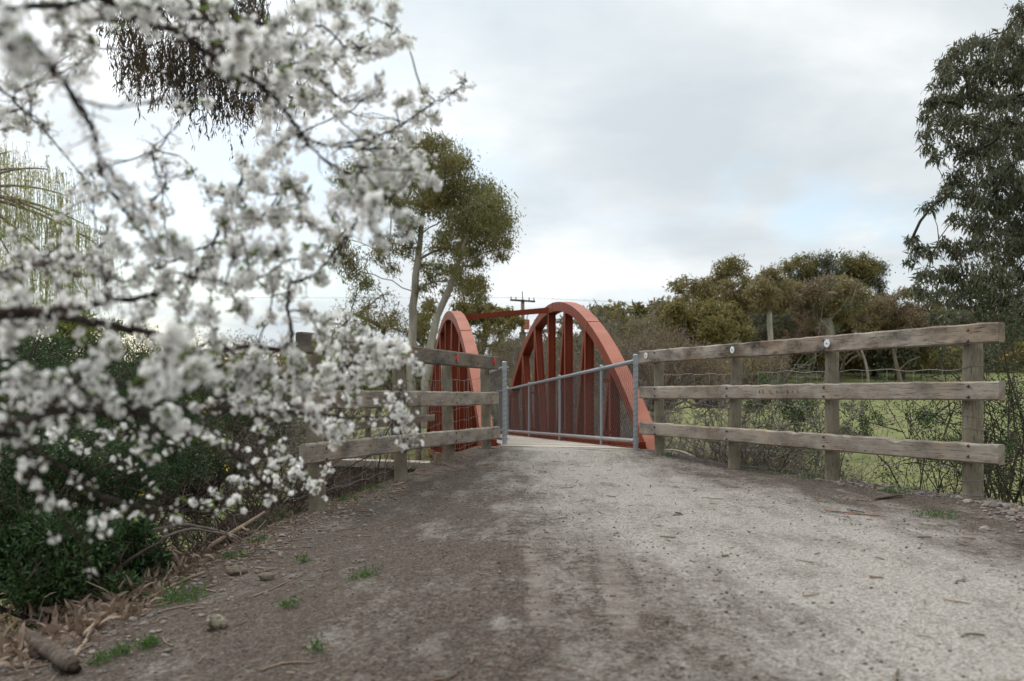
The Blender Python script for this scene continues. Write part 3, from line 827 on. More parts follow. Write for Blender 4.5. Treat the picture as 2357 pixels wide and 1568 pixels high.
DM = 2.0
def leaf_quads(mb, pts, L, W, rng, down=.5, mi=0, jit=.35, out=None):
    n = len(pts); L = L*(1+rng.normal(0, jit, n)).clip(.4, 1.9); W = W*(1+rng.normal(0, .25, n)).clip(.5, 1.7)
    d = rng.normal(0, 1, (n, 3)); d[:, 2] -= down*1.7
    if out is not None: d += out
    d = unit(d); s = unit(np.cross(d, rng.normal(0, 1, (n, 3)))); nn = np.cross(d, s)
    a = pts; m1 = pts+d*(L*.45)[:, None]+nn*(L*.10)[:, None]; e = pts+d*L[:, None]
    V = np.stack([a, m1+s*(W*.5)[:, None], e, m1-s*(W*.5)[:, None]], 1).reshape(-1, 3)
    mb.add(V, np.arange(n*4).reshape(-1, 4), mi)

def tree(name, label, cat, group, base, trunk, clumps, leaf, barkm, rt, tip=.012, seed=0, dens=260, L=.14, W=.035, down=.5, sub=7, twn=6, fork=.55, leafname='foliage', spread=.26, limbs_only=False):
    """trunk: list of points up from the base; clumps: (centre xyz, radius). Limbs run from the trunk to
    every clump, thicker the more they carry; leaves sit in tufts round the twig ends."""
    rng = np.random.default_rng(seed); T = thing(name, label, cat, base, group)
    pts = [np.array(p, float) for p in trunk]
    # resample the trunk
    P_ = []; 
    for a, c in zip(pts[:-1], pts[1:]):
        k = max(2, int(np.linalg.norm(c-a)/.4))
        for i in range(k): P_.append(a+(c-a)*i/k)
    P_.append(pts[-1])
    pos = [p+rng.normal(0, rt*.12, 3)*(i > 0) for i, p in enumerate(P_)]; par = [i-1 for i in range(len(pos))]; load = [0.0]*len(pos)
    ntr = len(pos); chains = []
    order = sorted(range(len(clumps)), key=lambda i: np.linalg.norm(np.array(clumps[i][0])-pos[-1])+rng.uniform(0, .5))
    for i in order:
        c, r = np.array(clumps[i][0], float), clumps[i][1]
        A = np.array(pos); dv = c-A; dist = np.linalg.norm(dv, axis=1)
        cost = dist*(1+fork*np.clip(-(dv[:, 2])/(dist+1e-6)+.25, 0, 2)); cost[:max(2, ntr//3)] += 1e3
        j = int(np.argmin(cost)); s = A[j]; k = max(3, int(dist[j]/.35)); k = min(k, 14)
        mid = (s+c)/2+np.array([0, 0, .12*dist[j]])*(1 if c[2] > s[2] else .4)+rng.normal(0, .045*dist[j], 3)
        prev = j; ch = [j]
        for q in range(1, k+1):
            u = q/k; p = (1-u)**2*s+2*u*(1-u)*mid+u*u*c+rng.normal(0, .018*dist[j], 3)*(q < k)
            pos.append(p); par.append(prev); load.append(0.0); prev = len(pos)-1; ch.append(prev)
        w_ = r*r; q = prev
        while q >= 0: load[q] += w_; q = par[q]
        chains.append(ch)
    load = np.array(load); A = np.array(pos); tot = load.max()+1e-9
    rad = np.maximum(tip, rt*(load/tot)**.62*.8)
    rad[:ntr] = np.maximum(rad[:ntr], rt*np.linspace(1, .35, ntr))*np.linspace(1.18, 1, ntr)
    rad[0] *= 1.25
    tm = MB(); tm.tube(A[:ntr], rad[:ntr], 10)
    tm.build('trunk', barkm, T, smooth=True)
    lb = MB()
    for ch in chains:
        rr_ = rad[ch].copy(); rr_[0] = min(rr_[0], rr_[1]*1.3)
        lb.tube(A[ch], rr_, 6, caps=False)
    # twigs and leaves
    lm = MB(); ta, te = [], []
    ms = leaf if isinstance(leaf, (list, tuple)) else [leaf]
    for ci, (c, r) in enumerate(clumps):
        c = np.array(c, float); n = int(dens*DM*r*r*rng.uniform(.75, 1.15)); sc = unit(rng.normal(0, 1, (sub, 3)))*(rng.uniform(.35, 1, (sub, 1))**.6)*r*np.array([1, 1, .85])+c
        sc[:, 2] += .1*r
        for e in sc[:twn]: ta.append(c+rng.normal(0, .05*r, 3)); te.append(e)
        which = rng.integers(0, sub, n); p = sc[which]+rng.normal(0, spread*r, (n, 3))*np.array([1, 1, .8])
        mi = rng.choice(len(ms), p=None) if len(ms) > 1 else 0
        leaf_quads(lm, p, L, W, rng, down, int(mi))
    if ta:
        a, e = np.array(ta), np.array(te); u = np.linspace(0, 1, 5)[None, :, None]
        bow = rng.normal(0, .12, (len(a), 1, 3))*np.linalg.norm(e-a, axis=1)[:, None, None]
        lb.tubes(a[:, None]+(e-a)[:, None]*u+bow*np.sin(np.pi*u), np.linspace(tip, tip*.35, 5)[None], 3)
    lb.build('limbs', barkm, T, smooth=True)
    if not limbs_only: lm.build(leafname, ms, T)
    return T

def px_clumps(lst, Y, ox, oy, sc, rng, depth=1.0, rmul=1.0):
    out = []
    for (cx_, cy_, r) in lst:
        y = Y+rng.uniform(-1, 1)*depth; out.append((P(ox+cx_*sc, oy+cy_*sc, y), r*sc*Y/F*rmul))
    return out

R_ = np.random.default_rng
# ---- big pale-barked gum beyond the left fence
g = px_clumps([(560,220,90),(700,200,110),(880,180,100),(1000,230,110),(1080,330,110),(950,400,130),(1150,480,110),(1300,480,90),(1180,600,130),(1330,620,110),(1400,740,90),(1250,760,120),(1350,860,80),(1180,880,80),(860,560,110),(780,700,80),(420,350,110),(330,400,70),(300,900,90),(380,1000,80),(560,900,70),(620,830,60),(750,860,60),(900,1080,60),(960,1000,70),(1100,1080,80),(1200,1130,80),(1250,1200,50),(980,860,60),(1040,740,60),(1400,920,40),(450,1100,50),(860,980,50),(640,1000,50),(1100,1000,60),(700,380,110),(620,500,90),(1000,130,50),(860,1150,40),(1240,1080,50),(260,780,60),(1440,830,50),(1000,560,90),(1080,640,70),(700,560,80),(1040,430,120),(1120,260,70),(1260,540,110),(1320,540,80),(1380,660,70),(1300,700,100),(1160,700,90),(1000,800,60),(820,300,120),(920,120,60),(1180,1180,60),(1270,1130,50),(1100,860,60)], 34, 690.5, 287.7, .3303, R_(1), 1.9, 1.08)
bx = P(958, 905, 34)
tree('gum_tree', 'tall pale-limbed gum tree with drooping olive crown behind the left fence and blossom', 'tree', None, (bx[0], 34, -1.5),
     [(bx[0]-.2, 34, -1.5), P(948, 790, 34), P(951, 707, 34), P(961, 601, 34), P(974, 480, 34)], g, [M['gumleaf'], M['gumleaf'], M['olive']], M['gumbark'], .165, .016, 11, 2100, .135, .036, .9, 22, 12, .9, spread=.40)
t2 = px_clumps([(1080,1010,60),(1130,900,50),(1010,1180,40),(900,1240,40),(1170,760,70),(1250,980,60)], 33, 690.5, 287.7, .3303, R_(2), .8)
tree('gum_tree', 'second pale leaning gum trunk just left of the left red arch', 'tree', None, (*P(985, 905, 33)[:2], -1.5),
     [P(975, 1010, 33), P(980, 880, 33), P(990, 800, 33), P(1007, 727, 33), P(1040, 651, 33), P(1064, 585, 33)], t2, M['gumleaf'], M['gumbark'], .15, .016, 12, 1500, .135, .036, .9, 14, 9, .9, spread=.36)
# ---- brown-leaved tree between the arches
g = px_clumps([(480,250,60),(600,260,70),(720,280,80),(820,330,80),(900,380,60),(640,350,80),(560,330,70),(700,420,60),(620,470,50),(850,420,50),(760,560,50),(620,560,40),(760,360,70),(540,260,60),(680,250,50),(880,330,50),(800,470,40),(500,420,60)], 48, 920.7, 633, .2936, R_(3), 2)
tree('gum_tree', 'rusty brown bushy gum seen between the two red arches', 'tree', None, (*P(1090, 905, 48)[:2], -1),
     [P(1092, 960, 48), P(1090, 880, 48), P(1105, 820, 48), P(1120, 760, 48)], g, [M['gum_brown'], M['olive']], M['darkbark'], .22, .02, 13, 900, .24, .08, .5, 16, spread=.2)
g = px_clumps([(200,330,80),(200,430,80),(150,500,70),(230,250,60),(160,380,60),(120,600,70),(200,600,70),(80,700,70),(190,720,80),(240,520,50),(100,450,60),(60,560,60),(150,820,90),(60,860,90),(230,830,70)], 44, 920.7, 633, .2936, R_(4), 2)
tree('tree', 'olive green bush tree filling the gap left of the left red arch', 'tree', None, (*P(965, 905, 44)[:2], -1), [P(965, 1000, 44), P(966, 880, 44), P(970, 800, 44)], g, [M['olive'], M['gumleaf']], M['darkbark'], .18, .02, 14, 900, .22, .07, .5, 14, spread=.22)
g = px_clumps([(0,60,60),(-60,120,70),(60,140,60),(-120,60,50),(-60,20,40),(-180,140,60),(20,200,70),(-100,210,80),(100,230,60),(-220,230,70)], 46, 880, 650, .5, R_(5), 2)
tree('tree', 'fine-twigged blue-grey tree low behind the blossom left of the gum', 'tree', None, (*P(870, 905, 46)[:2], -1), [P(870, 1000, 46), P(872, 880, 46), P(876, 780, 46)], g, M['grey_leaf'], M['darkbark'], .16, .018, 15, 170, .16, .06, .2, 12, 12, spread=.25)
# ---- sparse gums behind the right arch
for k, (lst, bx_, lab, mt, Y, dn) in enumerate([
    ([(1560,290,50),(1550,370,50),(1650,400,50),(1600,440,40),(1500,350,40),(1530,450,50),(1620,500,50),(1560,540,50),(1250,370,40),(1400,370,40),(1400,500,50),(1470,480,50)], 1375, 'thin open-crowned gum directly behind the right red arch', M['grey_leaf'], 56, 420),
    ([(1760,270,60),(1700,330,50),(1700,500,60),(1650,600,50),(1780,360,40),(1720,420,50),(1800,480,60),(1680,640,60)], 1428, 'small flat-topped grey gum between the right arch and the dense grove', M['olive'], 60, 500),
    ([(1850,390,70),(1950,370,60),(1980,440,60),(1900,520,80),(1760,600,80),(1850,640,60),(2030,500,60),(2000,640,80),(1930,600,60),(2060,590,60)], 1490, 'low brown scrubby gum where the grove begins, above the far end of the right fence', M['gum_brown'], 58, 480),
    ([(1130,360,50),(1100,430,50),(1240,450,60),(1050,470,50),(1180,520,60),(1100,560,60),(1010,520,50),(1260,560,60)], 1262, 'sparse grey-green gum seen through the hangers of the right arch', M['grey_leaf'], 52, 600)]):
    g = px_clumps(lst, Y, 920.7, 633, .2936, R_(20+k), 2)
    tree('gum_tree', lab, 'tree', 'thin gums behind the bridge', (*P(bx_, 905, Y)[:2], -1), [P(bx_, 960, Y), P(bx_+3, 850, Y), P(bx_-2, 790, Y)], g, mt, M['gumbark_brown'], .17, .018, 40+k, dn, .26, .075, .5, 12, 8, spread=.23)
# ---- the grove on the hill
GO = (1381, 518, .41406)
grove = [
 ('open-topped olive gum at the left end of the grove', [(430,350,45),(490,330,45),(560,350,50),(620,330,50),(700,240,50),(750,230,55),(690,290,50),(770,280,50),(810,330,40),(730,370,60),(640,400,60),(560,420,60),(800,400,60),(470,400,40),(720,440,50),(830,450,50)], 1668, 66, [M['olive'], M['gum_brown']], M['gumbark_brown'], .3, 620),
 ('dense rounded olive tree in front of the grove', [(430,480,60),(400,540,60),(470,560,70),(560,500,70),(640,490,70),(700,510,70),(760,560,60),(560,580,80),(650,600,80),(740,640,70),(800,600,50),(400,620,60),(480,650,70),(590,680,60),(360,640,40),(690,690,60),(420,700,60),(520,740,60),(640,750,60),(760,720,60)], 1625, 56, [M['olive']], M['gumbark_brown'], .3, 1300),
 ('brown flat-crowned gum with a bare pale stem, left of the grove centre', [(880,330,40),(920,300,50),(970,290,50),(900,370,60),(960,370,70),(1010,350,50),(930,420,60),(1000,430,60),(880,440,50),(850,380,40)], 1768, 62, [M['gum_brown']], M['gumbark'], .2, 800),
 ('tallest dark green gum standing at the back of the grove', [(1030,240,40),(1080,220,40),(1140,220,55),(1200,240,55),(1250,200,45),(1300,250,60),(1360,230,55),(1420,220,60),(1480,230,60),(1530,260,55),(1440,290,60),(1500,310,50),(1550,330,40),(1560,390,40),(1100,280,50),(1160,310,55),(1060,330,50),(1580,440,50),(1220,320,50),(1300,340,50)], 1905, 78, [M['gumleaf_dark'], M['olive']], M['darkbark'], .45, 620),
 ('wide rust-brown gum with pale forking trunk in the grove centre', [(1070,360,60),(1130,380,60),(1200,370,60),(1260,330,50),(1310,340,60),(1370,350,60),(1420,380,60),(1300,420,60),(1380,440,70),(1460,430,60),(1530,440,60),(1200,440,60),(1120,450,60),(1050,420,50),(1440,500,60),(1340,500,60),(1160,520,60),(1250,480,50)], 1905, 66, [M['gum_rust'], M['gum_brown']], M['gumbark'], .35, 640),
 ('orange-brown tree low on the right side of the grove', [(1600,440,50),(1540,500,60),(1620,500,60),(1700,490,60),(1780,500,60),(1560,560,60),(1640,570,70),(1730,560,70),(1820,550,60),(1480,560,60),(1650,400,30),(1700,380,35),(1760,380,40),(1840,440,50),(1900,500,60),(1700,640,70),(1600,640,70),(1800,640,70),(1900,600,60)], 2070, 74, [M['gum_brown'], M['gum_rust']], M['darkbark'], .35, 620),
 ('shadowed brown tree under the middle of the grove', [(860,540,60),(940,520,60),(1020,540,60),(1100,560,60),(900,620,60),(1000,640,60),(1080,640,60),(1180,600,60),(840,680,60),(1260,580,60)], 1800, 70, [M['gum_rust'], M['gumleaf_dark']], M['gumbark_brown'], .3, 560),
 ('dark leafy tree under the right of the grove beside the paddock', [(1300,600,60),(1380,580,60),(1460,620,60),(1540,640,60),(1340,680,50),(1440,700,50),(1560,720,50),(1660,720,50),(1760,730,50),(1860,700,60)], 2010, 80, [M['gumleaf_dark'], M['gum_brown']], M['darkbark'], .3, 500),
]
for k, (lab, lst, bx_, Y, mt, bk, rt_, dn) in enumerate(grove):
    g = px_clumps(lst, Y, *GO, R_(60+k), 2.5, 1.05)
    by = float(field(0, Y)); p0 = P(bx_, 850, Y); p0[2] = by-.3; ztop = np.mean([c[0][2] for c in g]); xm = np.mean([c[0][0] for c in g])
    tree('gum_tree', lab, 'tree', 'grove beyond the paddock', tuple(p0), [p0, p0+[.2, 0, (ztop-by)*.4], [p0[0]*.6+xm*.4, Y, by+(ztop-by)*.8]], g, mt, bk, rt_, .03, 80+k, dn*1.05, .26, .08, .4, 20, 8, .7, spread=.29)
# bare trunks standing in the shade of the grove
rg = R_(99)
NTH = 'first second third fourth fifth sixth seventh eighth ninth tenth eleventh twelfth thirteenth fourteenth fifteenth sixteenth'.split()
for k in range(8):
    px = 1575+k*72+rg.uniform(-20, 20); Y = rg.uniform(60, 68); z0 = float(field(0, Y))-.3; x = (px-HX)*Y/F
    T = thing('slender_tree', NTH[k]+' of the eight slim bare trunks under the grove, counted from the left', 'tree', (x, Y, z0), 'trunks standing under the grove')
    mb = MB(); h = rg.uniform(2.6, 4.0); u = np.linspace(0, 1, 9); lean = rg.uniform(-.9, .9)
    mb.tube(np.column_stack([x+lean*u+.15*np.sin(u*5+k), np.full(9, Y), z0+h*u]), np.linspace(rg.uniform(.10, .24), .06, 9), 8)
    mb.build('trunk', M['gumbark'] if k % 3 == 0 else M['gumbark_brown'] if k % 3 == 1 else M['darkbark'], T, smooth=True)
    mb = MB()
    for q in range(4):
        f = rg.uniform(.35, .8); a = np.array([x+lean*f, Y, z0+h*f]); e = a+[rg.uniform(-1.6, 1.6), rg.uniform(-1, 1), rg.uniform(.6, 1.5)]
        mb.tubes(np.array([[a, (a+e)/2+[0, 0, .2], e]]), np.array([[.05, .035, .02]]), 5)
    mb.build('limbs', M['gumbark_brown'], T)
# ---- tall dark gum at the right edge
g = px_clumps([(700,60,60),(690,130,60),(440,210,45),(400,250,50),(520,230,60),(600,210,70),(660,240,80),(350,310,50),(320,400,60),(430,350,80),(540,340,80),(650,360,80),(280,480,45),(250,560,42),(350,500,70),(450,470,80),(560,470,80),(670,480,80),(240,640,36),(250,700,36),(330,600,70),(430,600,80),(550,600,80),(670,600,80),(300,750,36),(400,720,60),(500,720,85),(620,730,90),(700,720,60),(360,870,45),(430,850,60),(540,850,90),(650,860,90),(350,920,35),(450,960,60),(560,980,90),(670,990,80),(260,990,30),(310,960,30),(390,1060,36),(480,1070,60),(580,1100,90),(680,1100,80),(180,1150,32),(210,1200,40),(170,1260,30),(280,1220,34),(330,1160,34),(400,1200,55),(500,1200,75),(620,1220,90),(700,1200,60),(250,1330,50),(330,1330,55),(430,1330,80),(560,1340,90),(670,1340,80),(220,1400,42),(330,1430,60),(450,1440,80),(580,1450,80),(680,1450,70),(300,1530,40),(400,1540,60),(520,1550,60),(620,1560,80),(700,1540,80),(780,300,100),(790,600,100),(800,900,100),(790,1200,100),(770,1450,90),(900,450,110),(920,800,110),(900,1150,110)], 16, 2014, 0, .477, R_(7), 1.3)
bb_ = np.array([(2440-HX)*16/F, 16, -1.5])
tree('gum_tree', 'tall dark grey-green gum with hanging leaves at the right edge', 'tree', None, tuple(bb_),
     [bb_, bb_+[0, 0, 2.2], P(2405, 500, 16), P(2390, 150, 16)], g, [M['gumleaf_dark']], M['darkbark'], .15, .006, 31, 3700, .125, .027, 1.1, 20, 8, .35, spread=.24)

# ---- distant woodland closing the view behind the grove and the creek
r = R_(600); mb = MB(); n = 0
cen = []
for k in range(330):
    px = r.uniform(1150, 2700); Y = r.uniform(88, 125); top = np.interp(px, [1150, 1350, 1500, 1700, 2100, 2700], [800, 790, 770, 700, 720, 700])
    py = r.uniform(top, 850); cen.append((P(px, py, Y), r.uniform(.8, 1.9)))
for k in range(170):
    px = r.uniform(1480, 2700); Y = r.uniform(86, 105); cen.append((P(px, r.uniform(800, 856), Y), r.uniform(1.2, 2.4)))
for k in range(220):
    px = r.uniform(-900, 1200); Y = r.uniform(70, 110); py = r.uniform(845, 900); cen.append((P(px, py, Y), r.uniform(1.0, 2.2)))
for k in range(150):
    px = r.uniform(1540, 2150); Y = r.uniform(72, 88); cen.append((P(px, r.uniform(735, 820), Y), r.uniform(.6, 1.2)))
for k in range(60):
    px = r.uniform(1340, 1560); Y = r.uniform(62, 80); cen.append((P(px, r.uniform(np.interp(px, [1340, 1560], [740, 700]), 850), Y), r.uniform(.5, 1.2)))
for (cc, rr_) in cen:
    q = 330; d = unit(r.normal(0, 1, (q, 3)))*r.random((q, 1))**.4*rr_; leaf_quads(mb, cc+d, .42, .2, r, .2, int(r.integers(0, 4)))
tag(mb.build('distant_woodland', [M['gum_brown'], M['gum_rust'], M['gumleaf_dark'], M['olive']]), kind='stuff')
# ================================================================ near shrubs
def clearof(p):
    """False for shoots that would stand in the path, the fences' inside or the bridge"""
    X, Y = p[..., 0], p[..., 1]; o_ = X+AX*Y
    bad = ((Y < 13.4) & (X > XL(Y)+.02) & (X < XR(Y)+.03)) | ((Y > 12.3) & (Y < 29) & (o_ > 1.45) & (o_ < 3.85))
    return ~bad.any(axis=1)
def twigs(mb, base, n, length, spread, rng, r0=.006, up=.6, levels=2, mi=0, grav=0.0, m=6, lean=(0, 0, 0)):
    """n crooked stems from around base, each with finer side shoots; returns tips"""
    base = np.asarray(base, float).reshape(-1, 3)
    b = base[rng.integers(0, len(base), n)]
    d = rng.normal(0, 1, (n, 3))*[spread, spread, .25]; d[:, 2] = np.abs(d[:, 2])+up; d = unit(d+np.array(lean))
    L = length*rng.uniform(.45, 1.1, n)
    ts = np.linspace(0, 1, m)
    step = rng.normal(0, .09, (n, m, 3)).cumsum(1); step -= step[:, :1]
    pth = b[:, None]+d[:, None]*(L[:, None]*ts)[..., None]+step*L[:, None, None]*.55
    pth[..., 2] -= grav*(ts**2)[None]*L[:, None]
    ok = clearof(pth); mb.tubes(pth[ok], r0*(1-.75*ts)[None]*rng.uniform(.6, 1.2, (int(ok.sum()), 1)), 4 if r0 > .006 else 3, mi)
    tips = pth[:, -1]
    if levels > 1:
        k = 5; idx = rng.integers(0, n, n*k); u = rng.integers(m//3, m, n*k)
        bb = pth[idx, u]
        dd = unit(d[idx]*.8+rng.normal(0, .75, (n*k, 3))+[0, 0, .1]); LL = L[idx]*rng.uniform(.12, .42, n*k)
        s2 = rng.normal(0, .10, (n*k, 4, 3)).cumsum(1); s2 -= s2[:, :1]
        t2 = np.linspace(0, 1, 4)
        p2 = bb[:, None]+dd[:, None]*(LL[:, None]*t2)[..., None]+s2*LL[:, None, None]*.6
        p2[..., 2] -= grav*.5*(t2**2)[None]*LL[:, None]
        ok2 = clearof(p2) & ok[idx]; p2 = p2[ok2]; mb.tubes(p2, r0*.42*(1-.7*t2)[None], 3, mi); tips = np.concatenate([tips, p2[:, -1], p2[:, 2]])
        if levels > 2:
            j = rng.integers(0, len(p2), n*14); b3 = p2[j, rng.integers(1, 4, len(j))]
            d3 = unit(rng.normal(0, 1, (len(j), 3))+[0, 0, .3]); L3 = length*rng.uniform(.04, .14, len(j))
            p3 = b3[:, None]+d3[:, None]*(L3[:, None]*np.linspace(0, 1, 3))[..., None]
            p3 = p3[clearof(p3)]; mb.tubes(p3, r0*.33*np.linspace(1, .5, 3)[None], 3, mi); tips = np.concatenate([tips, p3[:, -1]])
    return tips[clearof(tips[:, None])], pth

def shrub(name, label, group, bases, n, length, spread, rng, barkm, leaves=None, nleaf=0, L=.03, W=.012, up=.6, r0=.007, levels=3, grav=.1, cat='shrub', lean=(0, 0, 0), jit=.05, only_above=None, flowers=0):
    bases = np.asarray(bases, float).reshape(-1, 3); c = bases.mean(0)
    T = thing(name, label, cat, tuple(c), group); mb = MB()
    tips, _ = twigs(mb, bases, n, length, spread, rng, r0, up, levels, grav=grav, lean=lean)
    mb.build('stems', barkm, T, smooth=False)
    if leaves is not None:
        tp = tips if only_above is None else tips[tips[:, 2] > only_above]
        lm = MB(); p = tp[rng.integers(0, len(tp), nleaf)]+rng.normal(0, jit, (nleaf, 3))
        ms = leaves if isinstance(leaves, list) else [leaves]
        leaf_quads(lm, p, L, W, rng, -.2, 0)
        lm.build('foliage', ms, T)
        if flowers:
            fm = MB(); q = tp[rng.integers(0, len(tp), flowers)]
            p = np.repeat(q, 7, 0)+rng.normal(0, .02, (flowers*7, 3)); leaf_quads(fm, p, .022, .018, rng, 0, 0, .2); fm.build('flowers', M['yellow'], T)
    return T

def G3(x, y, dz=-.05): return np.array([x, y, gz(x, y)+dz])
# brown twiggy thickets behind the right fence
for k, (px, Y, n, Ln, lab) in enumerate([
    (1545, 13.6, 42, 1.9, 'bare grey-brown thicket beside the foot of the right arch'),
    (1615, 13.2, 42, 1.9, 'bare tangled bush behind the gap between the first two far posts'),
    (1690, 12.8, 34, 1.7, 'bare twiggy bush behind the second post of the right fence'),
    (1765, 12.4, 24, 1.35, 'low bare bush spreading toward the paddock, behind the middle post gap'),
    (1490, 16.0, 48, 2.5, 'tall bare thicket behind the near leg of the right arch'),
    (1400, 19.0, 46, 2.7, 'bare thicket seen through the chain-link under the right arch'),
    (1300, 23.0, 46, 3.0, 'bare brown bush beyond the deck, framed by the right arch hangers'),
    (1570, 16.5, 44, 2.8, 'upright bare shoots rising above the far end of the right fence')]):
    x = (px-HX)*Y/F; r = R_(200+k); bs = np.array([G3(x+r.normal(0, .45), Y+r.normal(0, .4)) for _ in range(7)])
    if k in (5, 6): bs[:, 2] = -1.5
    shrub('bare_bush', lab, 'bare thickets right of the bridge', bs, int(n*(11 if k in (0, 1, 2, 3, 7) else 5)), Ln*(1.35 if k not in (4, 5, 6) else .95), .6, r, M['twig'], M['gum_brown'], 900, .035, .015, .9, .0115, 3, .22, lean=(.25 if k > 3 else 0, 0, 0))
for k, (px, Y, n, lab) in enumerate([(1235, 29, 40, 'bare scrub at the far end of the bridge, right side'), (1330, 30, 40, 'bare scrub at the far end of the bridge, behind the second hanger'), (1130, 33, 40, 'bare scrub between the left fence and the far end of the bridge'), (1420, 27, 40, 'bare scrub behind the middle of the right arch')]):
    x = (px-HX)*Y/F; r = R_(240+k); bs = np.array([G3(x+r.normal(0, .9), Y+r.normal(0, .8), 0) for _ in range(9)])
    shrub('bare_bush', lab, 'bare thickets right of the bridge', bs, int(n*2.2), 3.2, .8, r, M['twig'], M['grey_leaf'], 900, .07, .03, .9, .022, 3, .2)
# leafy shrubs behind the right fence
x = (1895-HX)*10.6/F; r = R_(301)
shrub('leafy_shrub', 'open leafy shrub with thin grey stems behind the middle of the right fence', 'leafy shrubs behind the right fence', [G3(x+.02, 10.6), G3(x+.1, 10.7), G3(x-.05, 10.5)], 11, 2.1, .42, r, M['twig'], M['shrub'], 2600, .028, .014, 1.1, .014, 3, .0, lean=(-.28, 0, 0), jit=.04, only_above=-.25)
x = (1790-HX)*13/F; r = R_(302)
shrub('leafy_shrub', 'green leafy shrub showing above the top rail left of the third disc', 'leafy shrubs behind the right fence', [G3(x, 13), G3(x+.25, 13.2), G3(x-.3, 13.1)], 14, 3.0, .35, r, M['twig'], M['shrub'], 3400, .035, .017, 1.2, .015, 3, .0, jit=.06, only_above=.5)
x = (2160-HX)*9.2/F; r = R_(303)
shrub('leafy_shrub', 'sparse small-leaved shrub on a thin dark stem left of the thick end post', 'leafy shrubs behind the right fence', [G3(x, 9.4), G3(x+.03, 9.45)], 9, 1.5, .42, r, M['twig_dark'], M['shrub'], 1900, .024, .012, 1.1, .010, 3, 0, lean=(-.15, .12, 0), jit=.035, only_above=-.3)
x = (2050-HX)*14/F; r = R_(304)
shrub('leafy_shrub', 'loose green shrub with reddish stems in front of the paddock, right of the third post', 'leafy shrubs behind the right fence', [G3(x, 14), G3(x+.3, 14.1), G3(x-.2, 14)], 13, 2.9, .4, r, M['twig'], M['shrub'], 2600, .033, .016, 1.2, .013, 3, 0, jit=.05, only_above=.1)
for k, (px, Y, n, Ln, lab) in enumerate([(2325, 8.6, 22, 2.1, 'dark dense shrub at the right edge beside the thick end post'), (2400, 9.6, 24, 2.6, 'dark dense shrub just beyond the right edge shrub'), (2290, 13.5, 14, 2.3, 'dark green shrub behind the thick end post')]):
    x = (px-HX)*Y/F; r = R_(310+k)
    shrub('leafy_shrub', lab, 'leafy shrubs behind the right fence', [G3(x, Y), G3(x+.15, Y+.1), G3(x-.12, Y)], n, Ln, .42, r, M['darkbark'], M['gorse'], 6500, .026, .013, 1.1, .016, 3, 0, jit=.07, only_above=-.15, flowers=6)

# ---- left side thickets: dark gorse below the bank, bare scrub nearer the bridge
def mound(name, label, group, c, rad, n, leafm, rng, L, W, seed, barkm, nst=30, flowers=0, cat='bush', puffs=26):
    """dense bush: stems plus leaves gathered into puffs over a domed crown"""
    c = np.array(c, float); rad = np.array(rad, float); T = thing(name, label, cat, tuple(c), group)
    ce = unit(rng.normal(0, 1, (puffs, 3))); ce[:, 2] = np.abs(ce[:, 2])*1.0-.15
    ce = c+[0, 0, rad[2]*.35]+ce*rad*rng.uniform(.55, 1.0, (puffs, 1)); pr = rng.uniform(.18, .34, puffs)*rad.mean()
    sm = MB(); u = np.linspace(0, 1, 6)[None, :, None]
    st = np.repeat(c[None], puffs*2, 0)+rng.normal(0, .12, (puffs*2, 3))*rad; st[:, 2] = c[2]-rad[2]*.35; en = np.concatenate([ce, ce+rng.normal(0, .3, ce.shape)*rad*.5])
    bow = rng.normal(0, .15, (len(st), 1, 3))*rad.mean(); sm.tubes(st[:, None]+(en-st)[:, None]*u+bow*np.sin(np.pi*u), np.linspace(.018, .005, 6)[None], 4)
    a = ce[rng.integers(0, puffs, puffs*10)]; e = a+unit(rng.normal(0, 1, a.shape)+[0, 0, .5])*rng.uniform(.1, .42, (len(a), 1))*rad.mean()
    sm.tubes(np.stack([a, (a+e)/2+rng.normal(0, .03, a.shape), e], 1), np.array([[.006, .004, .002]]), 3)
    sm.build('stems', barkm, T)
    w_ = rng.integers(0, puffs, n); d = unit(rng.normal(0, 1, (n, 3)))*(rng.random((n, 1))**.45); p = ce[w_]+d*pr[w_][:, None]*[1, 1, .8]
    lm = MB(); leaf_quads(lm, p, L, W, rng, -.35, 0, .35, out=d*.8); lm.build('foliage', leafm, T)
    if flowers:
        f_ = rng.integers(0, puffs, flowers); q = ce[f_]+unit(rng.normal(0, 1, (flowers, 3))-[0, .6, 0])*pr[f_][:, None]*.95
        fm = MB(); leaf_quads(fm, np.repeat(q, 8, 0)+rng.normal(0, .022, (flowers*8, 3)), .026, .02, rng, 0, 0, .2); fm.build('flowers', M['yellow'], T)
    return T
bs_ = [
 # px, py(centre), Y, radii, leaves, label
 (60, 1180, 5.6, (.75, .6, .65), 15000, 'dark green bush in the bottom-left hollow, lowest and nearest', 2),
 (230, 1130, 6.4, (.75, .7, .7), 15000, 'dark green bush right of the lowest one, below the blossom', 2),
 (20, 1030, 7.4, (.95, .9, .8), 16000, 'dark green bush at the left edge below the thick blossom bough', 3),
 (250, 1030, 8.6, (1.0, .9, .8), 16000, 'dark green gorse with a few yellow flowers left of the middle', 12),
 (410, 1080, 9.6, (.6, .6, .6), 5000, 'gorse bush with yellow flowers beside the bare scrub', 16),
 (70, 905, 10.5, (1.3, 1.0, 1.0), 15000, 'tall dark bush behind the blossom at the left edge', 3),
 (330, 960, 13.5, (1.6, 1.2, 1.0), 14000, 'tall dark green bush behind the middle of the blossom', 4),
 (540, 1000, 16.5, (1.8, 1.2, 1.1), 11000, 'green bush behind the blossom left of the timber fence', 4),
 (140, 1330, 5.2, (.6, .5, .42), 9000, 'low dark bush behind the pile of dead gum leaves', 0)]
